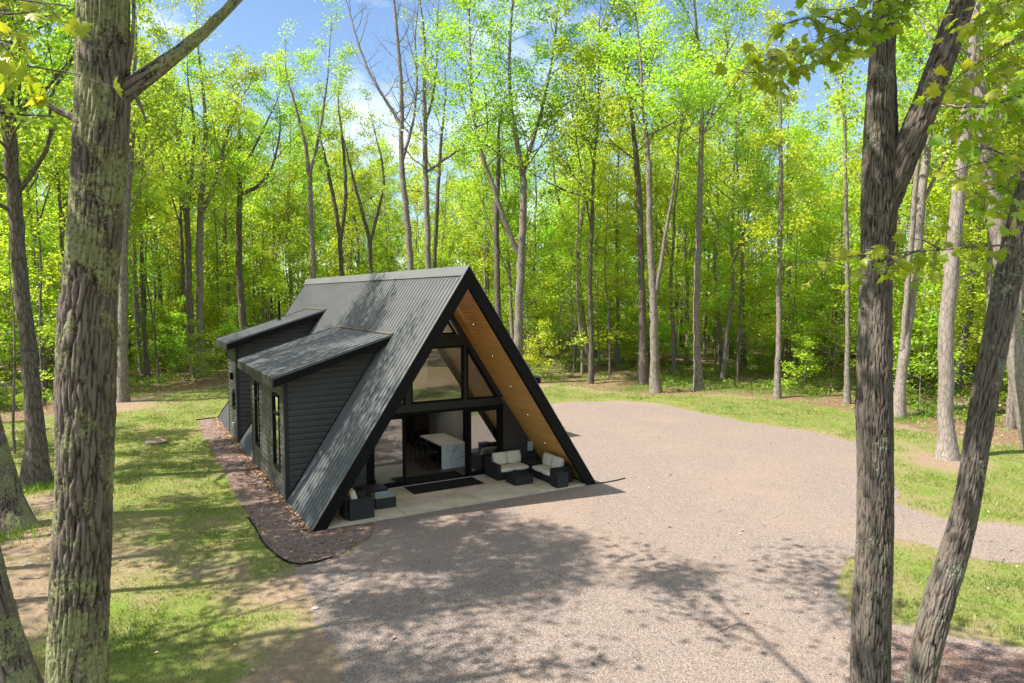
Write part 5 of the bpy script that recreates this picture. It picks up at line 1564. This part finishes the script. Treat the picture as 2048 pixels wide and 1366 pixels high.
# broad maple leaves on twigs close to the viewpoint -------------------
_half = [(0.05, 0.02), (0.30, -0.10), (0.27, 0.06), (0.53, 0.10), (0.40, 0.24), (0.57, 0.50), (0.33, 0.43), (0.27, 0.58), (0.20, 0.74), (0.12, 0.66)]
_ol = [(0, 0)] + _half + [(0, 1.0)] + [(-x, y) for x, y in reversed(_half)]


def maple_spray(name, parent, twigs, seed, n, size, mat='leaf_maple', droop=0.6):
    """twigs: list of [(px,py,depth), ...] paths; leaves hang along them"""
    r = np.random.default_rng(seed); o0 = origin_of(parent)
    ol = np.array(_ol); kk = len(ol)
    for ti, tw in enumerate(twigs):
        T = Tree(seed + ti); V = []; F = []; rnd = []; cnt = 0
        P = np.array([at(*q) for q in tw]) - o0
        seg = np.r_[0, np.cumsum(np.linalg.norm(np.diff(P, axis=0), axis=1))]
        u = np.linspace(0, seg[-1], max(6, int(seg[-1] / 0.08)))
        Q = np.stack([np.interp(u, seg, P[:, i]) for i in range(3)], 1)
        Q[1:-1] = (Q[:-2] + 2 * Q[1:-1] + Q[2:]) / 4
        T.tube(Q, np.linspace(0.011, 0.003, len(Q)), 5)
        m = max(1, int(n * seg[-1]))
        tone0 = r.random()
        for j in range(m):
            t = 0.18 + 0.82 * (j + r.random()) / m
            i = min(len(Q) - 2, int(t * (len(Q) - 1)))
            q = Q[i] + r.normal(size=3) * 0.02
            off = r.normal(size=3) * np.array([0.11, 0.11, 0.08]) + np.array([0, 0, -0.05])
            c = q + off
            T.tube(np.array([q, (q + c) / 2 + UP * 0.012, c]), [0.003, 0.002, 0.0018], 3)
            out_ = unit(off * np.array([1, 1, 0.3]))
            tip = unit(out_ * r.uniform(0.2, 1.0) - UP * r.uniform(0.0, 1.0) * droop + r.normal(size=3) * 0.3)
            nrm = r.normal(size=3) * 0.55 + UP * 0.8
            nrm = unit(nrm - tip * np.dot(nrm, tip)); sd = np.cross(tip, nrm)
            s_ = size * r.uniform(0.65, 1.25)
            bend = r.uniform(0.1, 0.5)
            xy = ol * s_
            pts = c + xy[:, :1] * sd + xy[:, 1:] * tip - nrm * (np.abs(xy[:, :1]) * bend + (xy[:, 1:] ** 2) / s_ * 0.25)
            ctr = c + tip * 0.36 * s_
            V.append(np.vstack([ctr[None], pts]))
            for a in range(kk): F.append((cnt, cnt + 1 + a, cnt + 1 + (a + 1) % kk))
            rnd += [float(np.clip(0.55 * tone0 + 0.45 * r.random() + 0.3 * (t - 0.6), 0, 1))] * kk
            cnt += kk + 1
        link('twig', T.wood_mesh('twig'), parent, MAT['bark_dark'])
        link(name, np_mesh(name, np.vstack(V), np.array(F), rnd), parent, MAT[mat])


maple_spray('foliage', HR, [
    [(1850, -40, 7.4), (1790, 20, 7.0), (1700, 60, 6.6), (1600, 95, 6.3), (1500, 130, 6.1), (1475, 150, 6.0)],
    [(1740, 45, 6.8), (1680, 90, 6.5), (1610, 110, 6.3), (1540, 120, 6.2)],
    [(1700, 55, 6.6), (1650, 30, 6.5), (1590, 40, 6.4), (1540, 60, 6.3)],
    [(1600, 95, 6.3), (1560, 130, 6.1), (1500, 150, 6.0), (1470, 138, 6.0)],
    [(1830, -20, 7.2), (1770, -10, 6.9), (1710, 15, 6.7), (1660, 20, 6.6)],
    [(1810, 0, 7.1), (1780, 50, 6.9), (1730, 75, 6.7)]], 71, 34, 0.112)
maple_spray('foliage', HB, [
    [(2130, 60, 6.4), (2048, 70, 6.2), (1980, 110, 6.0), (1920, 150, 5.9), (1885, 190, 5.8)],
    [(2140, 150, 6.3), (2048, 190, 6.1), (1970, 215, 5.9), (1900, 215, 5.8), (1866, 200, 5.8)],
    [(2110, 0, 6.5), (2030, 10, 6.3), (1960, 30, 6.1), (1900, 60, 6.0)],
    [(2130, -40, 6.4), (2048, -10, 6.2), (1980, 15, 6.0)],
    [(2100, 120, 6.3), (2030, 140, 6.1), (1980, 170, 6.0)],
    [(2080, 300, 6.6), (2030, 320, 6.3), (1960, 325, 6.1), (1900, 345, 6.0), (1880, 360, 6.0)],
    [(2070, 360, 6.6), (2010, 370, 6.4), (1960, 385, 6.2), (1925, 400, 6.1)],
    [(2080, 230, 6.5), (2020, 245, 6.3), (1950, 250, 6.2), (1910, 240, 6.1)],
    [(2030, 320, 6.3), (1990, 300, 6.2), (1950, 295, 6.1)],
    [(2060, 420, 6.7), (2020, 410, 6.5), (1985, 420, 6.4)]], 72, 30, 0.115)
maple_spray('foliage', HB, [
    [(2030, 490, 7.0), (1960, 492, 6.4), (1880, 500, 6.1), (1800, 505, 5.9), (1720, 510, 5.7), (1640, 520, 5.6), (1590, 525, 5.5)],
    [(1840, 500, 6.0), (1790, 520, 5.9), (1750, 540, 5.8), (1720, 556, 5.7)],
    [(1880, 500, 6.1), (1850, 480, 6.0), (1820, 476, 6.0)]], 73, 18, 0.105)
maple_spray('foliage', HL, [
    [(-60, -30, 3.9), (10, -5, 3.6), (80, 5, 3.5), (140, 12, 3.5)],
    [(-60, 60, 3.9), (0, 85, 3.6), (50, 100, 3.5)],
    [(-40, 120, 4.0), (40, 130, 3.8), (110, 140, 3.8), (165, 150, 3.9)],
    [(-40, 20, 3.7), (20, 30, 3.6), (70, 22, 3.6)]], 74, 16, 0.10)

# ================================================================== GROUND COVER
def cover():
    r = np.random.default_rng(91)
    HOUSE = [(-0.1, -0.1), (9.1, -0.1), (9.1, 19.1), (-0.1, 19.1)]
    # grass blades on the lawn, denser near the viewpoint
    n = 620000
    px = r.uniform(-120, 2170, n); f = 6.5 + 42 * r.random(n) ** 1.35
    la = (px - 1024) / FPX * f
    x, y = CAM[0] + la * CH + f * SHD, CAM[1] - la * SHD + f * CH
    lawn, dirt, ff, ef, dg = masks(x, y)
    dm = poly_sdf(x, y, MULCH); dh = poly_sdf(x, y, HOUSE)
    ok = (lawn > 0.5) & (dg > -0.28 + 0.5 * r.random(n) + 0.3 * (fbm(x * 2, y * 2, 61) - 0.5)) & (dm > 0.02) & (dh > 0.05)
    dens = np.clip(1.0 - dirt * 1.8, 0, 1) * (0.35 + 0.65 * (fbm(x * 1.6, y * 1.6, 66) > 0.45)) + 0.04
    ok &= r.random(n) < dens
    x, y, f = x[ok], y[ok], f[ok]; n = len(x)
    z = HZ(x, y)
    h = r.uniform(0.025, 0.075, n) * (1 + 0.8 * (fbm(x * 0.8, y * 0.8, 62) > 0.58)); wd = r.uniform(0.004, 0.009, n) * (0.6 + f / 18)
    a = r.uniform(0, 6.28, n); le = r.normal(size=(n, 2)) * h[:, None] * 0.55
    V = np.stack([np.stack([x - np.cos(a) * wd, y - np.sin(a) * wd, z - 0.01], 1), np.stack([x + np.cos(a) * wd, y + np.sin(a) * wd, z - 0.01], 1), np.stack([x + le[:, 0], y + le[:, 1], z + h], 1)], 1).reshape(-1, 3)
    rnd = np.clip(fbm(x * 0.9, y * 0.9, 63) * 1.4 - 0.45 + r.random(n) * 0.45 + dirt[ok] * 1.2, 0, 1)
    tag(link('grass', np_mesh('grass', V, np.arange(3 * n).reshape(-1, 3), rnd), None, MAT['grass']), 'short patchy grass of the lawn around the drive', 'grass', kind='stuff')
    # loose stones of the drive, spilling a little over its edges
    n = 40000
    px = r.uniform(250, 2150, n); f = 7.5 + 26 * r.random(n) ** 1.6
    la = (px - 1024) / FPX * f
    x, y = CAM[0] + la * CH + f * SHD, CAM[1] - la * SHD + f * CH
    dg = poly_sdf(x, y, GRAVEL); dh = poly_sdf(x, y, HOUSE)
    ok = ((dg < 0) & (r.random(n) < 0.55) | (dg < 0.12 + 0.5 * r.random(n) ** 3)) & (dh > 0.03)
    x, y, dg = x[ok], y[ok], dg[ok]; n = len(x)
    sz = r.uniform(0.005, 0.014, n); z = np.where(dg < 0, 0.008, HZ(x, y)) + sz * 0.25
    base = np.array([[1, 0, 0], [0, 1, 0], [-1, 0, 0], [0, -1, 0], [0, 0, 0.8], [0, 0, -0.6]], float)
    jit = 1 + 0.35 * (r.random((n, 6, 1)) - 0.5)
    a = r.uniform(0, 6.28, n); ca, sa = np.cos(a)[:, None], np.sin(a)[:, None]
    B = base[None] * jit; B = np.stack([B[..., 0] * ca * 1.25 - B[..., 1] * sa, B[..., 0] * sa * 1.25 + B[..., 1] * ca, B[..., 2]], -1)
    V = (B * sz[:, None, None] + np.stack([x, y, z], 1)[:, None]).reshape(-1, 3)
    tri = np.array([[0, 1, 4], [1, 2, 4], [2, 3, 4], [3, 0, 4], [1, 0, 5], [2, 1, 5], [3, 2, 5], [0, 3, 5]])
    F = (tri[None] + (np.arange(n) * 6)[:, None, None]).reshape(-1, 3)
    tag(link('loose_gravel', np_mesh('loose_gravel', V, F, np.repeat(r.random(n), 8)), None, MAT['pebble']), 'loose stones lying on the gravel drive and along its edges', 'gravel', kind='stuff')
    # fallen leaves on the forest floor and thinly on the lawn, mulch and drive
    n = 90000
    px = r.uniform(-150, 2200, n); f = 7 + 60 * r.random(n) ** 0.8
    la = (px - 1024) / FPX * f
    x, y = CAM[0] + la * CH + f * SHD, CAM[1] - la * SHD + f * CH
    lawn, dirt, ff, ef, dg = masks(x, y)
    dh = poly_sdf(x, y, HOUSE); dm = poly_sdf(x, y, MULCH)
    p = np.where(lawn < 0.5, 0.9, np.where(dg < 0, 0.010, 0.012 + 0.05 * dirt)); p = np.where(dm < 0, 0.45, p)
    p = np.where((np.abs(dh) < 0.35) & (x < 0.2) & (dm < 0.2), 0.95, p)
    ok = (r.random(n) < p) & (dh > 0.03)
    x, y = x[ok], y[ok]
    xe = -0.05 - np.abs(r.normal(size=1600)) * 0.12; ye = r.uniform(0, 18.6, 1600)
    x = np.r_[x, xe]; y = np.r_[y, ye]
    A = np.stack([x, y, np.maximum(HZ(x, y), 0.016) + 0.018], 1)
    v, fc, rn = leaf_arrays(A, r, 1, 0.085, 0.0, 0.28, 0.7)
    tag(link('leaf_litter', np_mesh('leaf_litter', v, fc, r.random(len(fc))), None, MAT['dead_leaf']), 'brown fallen leaves scattered over the forest floor', 'leaf litter', kind='stuff')
    # ferns and seedlings on the forest floor
    n = 5200
    px = r.uniform(-150, 2200, n); ef = np.interp(px, EDGE_X, EDGE_F); f = ef + 3.0 + 36 * r.random(n) ** 1.3
    la = (px - 1024) / FPX * f
    x, y = CAM[0] + la * CH + f * SHD, CAM[1] - la * SHD + f * CH
    ok = (fbm(x * 0.25, y * 0.25, 71) + 0.25 * r.random(n) > 0.56) & ((x < -1) | (x > 10) | (y < -1) | (y > 20.5))
    x, y = x[ok], y[ok]; n = len(x)
    h = r.uniform(0.12, 0.5, n)
    A = np.stack([x, y, HZ(x, y) + h * 0.8], 1)
    A = np.repeat(A, 3, 0) + r.normal(size=(3 * n, 3)) * np.array([0.16, 0.16, 0.07])
    v, fc, rn = leaf_arrays(A, r, 9, 0.13, 0.15, 0.6, 0.6)
    tag(link('undergrowth', np_mesh('undergrowth', v, fc, rn), None, MAT['fern']), 'low green ferns and seedlings between the trees', 'undergrowth', kind='stuff')
    # taller grass along the forest edge
    n = 60000
    px = r.uniform(-150, 2200, n); ef = np.interp(px, EDGE_X, EDGE_F); f = ef + 1.5 + 16 * r.random(n) ** 1.4
    la = (px - 1024) / FPX * f
    x, y = CAM[0] + la * CH + f * SHD, CAM[1] - la * SHD + f * CH
    ok = (fbm(x * 0.3, y * 0.3, 77) > 0.55) & ((x < -1) | (x > 10) | (y < -1) | (y > 20.5))
    x, y, f = x[ok], y[ok], f[ok]
    for (qx, qy, rr, cnt) in [(*G(60, 972)[:2], 0.75, 2200), (*G(1815, 838)[:2], 0.7, 900), (*G(8, 1080)[:2], 0.5, 500), (*G(1280, 778)[:2], 1.0, 900)]:
        x = np.r_[x, qx + r.normal(size=cnt) * rr]; y = np.r_[y, qy + r.normal(size=cnt) * rr * 0.7]; f = np.r_[f, np.full(cnt, 30)]
    n = len(x); z = HZ(x, y); h = r.uniform(0.1, 0.32, n); wd = r.uniform(0.008, 0.016, n)
    a = r.uniform(0, 6.28, n); le = r.normal(size=(n, 2)) * h[:, None] * 0.5
    V = np.stack([np.stack([x - np.cos(a) * wd, y - np.sin(a) * wd, z - 0.02], 1), np.stack([x + np.cos(a) * wd, y + np.sin(a) * wd, z - 0.02], 1), np.stack([x + le[:, 0], y + le[:, 1], z + h], 1)], 1).reshape(-1, 3)
    tag(link('tall_grass', np_mesh('tall_grass', V, np.arange(3 * n).reshape(-1, 3), r.random(n)), None, MAT['fern']), 'tufts of bright taller grass along the forest edge', 'grass', kind='stuff')
    # the wood farther back reads as one mass
    T = Tree(5); A = []
    for i in range(700):
        px = r.uniform(-900, 2500); f = r.uniform(84, 118); la = (px - 1024) / FPX * f
        x, y = from_lf(la, f); Hh = r.uniform(9, 19) * (0.62 if (560 < px < 860 or 1480 < px < 1720) else 1.0)
        T.tube([(x, y, -0.2), (x + r.normal() * 0.3, y, Hh * 0.5), (x + r.normal() * 0.6, y, Hh)], [0.16, 0.11, 0.03], 5)
        kq = int(120)
        zz = Hh * (0.1 + 0.95 * r.random(kq) ** 0.8); rad = 2.6 * np.sqrt(r.random(kq)) * (1.15 - zz / Hh * 0.7); th = r.uniform(0, 6.28, kq)
        A.append(np.stack([x + rad * np.cos(th), y + rad * np.sin(th), zz], 1))
    A = np.vstack(A)
    v, fc, rn = leaf_arrays(A, r, 4, 0.42, 0.5, 0.8, 0.7)
    tag(link('distant_forest', np_mesh('distant_forest', v, fc, rn), None, MAT['leaf_mid']), 'far green wood showing between the nearer trunks', 'forest', kind='stuff')
    tag(link('distant_trunks', T.wood_mesh('distant_trunks'), None, MAT['bark_dark']), 'far dark trunks of the wood behind the clearing', 'forest', kind='stuff')


cover()

# fallen logs, dead sticks and a few stones ------------------------------
LOGS = [([(1090, 738), (1140, 735), (1175, 722), (1235, 716)], 0.07, 'bark_pale', 'long pale fallen branch lying in the grass right of the cabin peak'),
        ([(1052, 731), (1085, 730)], 0.09, 'bark_pale', 'short pale log close to the right side of the cabin roof'),
        ([(1195, 735), (1290, 728), (1340, 735)], 0.11, 'bark_dark', 'dark rotten log behind the two tall trees beyond the drive'),
        ([(1350, 738), (1400, 728), (1500, 733)], 0.06, 'bark_grey', 'grey fallen branch behind the scarred straight trunk'),
        ([(1560, 775), (1620, 752), (1668, 735)], 0.045, 'bark_grey', 'dead branch leaning among sticks left of the thin pale tree'),
        ([(1620, 770), (1660, 745), (1680, 728)], 0.03, 'bark_grey', 'bare dead twig standing up near the thin pale tree'),
        ([(1905, 812), (1960, 818), (2010, 808)], 0.13, 'bark_grey', 'thick grey log behind the bent foreground trunk'),
        ([(1840, 806), (1862, 818), (1900, 826)], 0.05, 'bark_dark', 'dark crooked stick between the two pale trunks on the right'),
        ([(1815, 838), (1870, 826), (1930, 822)], 0.07, 'bark_dark', 'dark log lying behind the pale trunk on the right lawn'),
        ([(1360, 782), (1330, 774), (1410, 766)], 0.05, 'bark_dark', 'stick at the foot of the two tall trees beyond the drive'),
        ([(270, 765), (340, 756), (380, 762)], 0.08, 'bark_dark', 'dark log at the back of the left lawn near the trunk pair'),
        ([(20, 790), (60, 786), (110, 795)], 0.08, 'bark_grey', 'fallen grey log in the wood at the left edge'),
        ([(1428, 1268), (1450, 1260), (1478, 1248)], 0.008, 'bark_dark', 'small dark twig lying alone on the gravel drive'),
        ([(40, 1160), (75, 1158), (104, 1148)], 0.012, 'bark_dark', 'small stick on the bare soil at the left edge')]
for pts, rd, bk, lb in LOGS:
    P = []
    for q in pts:
        g = G(*q); P.append((g[0], g[1], max(float(HZ(g[0], g[1])[0]), 0.008) + rd * 0.75))
    P = np.array(P); u = np.linspace(0, 1, 9)
    Q = np.stack([np.interp(u, np.linspace(0, 1, len(P)), P[:, i]) for i in range(3)], 1)
    Q[1:-1] += np.random.default_rng(len(lb)).normal(size=(7, 3)) * rd * 0.6
    m = MB(); m.tube(Q, rd * np.linspace(1.0, 0.55, 9), 8)
    tag(m.build('fallen_log' if rd > 0.02 else 'twig', MAT[bk], None, True), lb, 'log' if rd > 0.02 else 'twig')
import bmesh
for (q, sz, lb) in (((1722, 1204), 0.05, 'small pale stone on the gravel near the forked trunk'), ((58, 1131), 0.07, 'small pale stone on bare soil left of the lichen covered trunk'), ((632, 1218), 0.06, 'pale stone at the left edge of the gravel drive'), ((1950, 832), 0.16, 'flat pale rock in the wood behind the bent foreground trunk'), ((1935, 762), 0.5, 'large pale rock half hidden by leaves far right')):
    g = G(*q); bm = bmesh.new(); bmesh.ops.create_icosphere(bm, subdivisions=3, radius=1)
    rr = np.random.default_rng(int(q[0]))
    for v in bm.verts:
        s_ = 1 + 0.35 * (vn(v.co.x * 1.7 + v.co.z, v.co.y * 1.7 - v.co.z, int(q[0]) % 50) - 0.5)
        v.co = Vector((v.co.x * sz * 1.3 * s_, v.co.y * sz * s_, v.co.z * sz * 0.55 * s_))
    me = bpy.data.meshes.new('stone'); bm.to_mesh(me); bm.free()
    me.polygons.foreach_set('use_smooth', [True] * len(me.polygons))
    o = link('stone', me, None, MAT['stone']); o.location = (g[0], g[1], float(HZ(g[0], g[1])[0]) + sz * 0.25); tag(o, lb, 'stone')
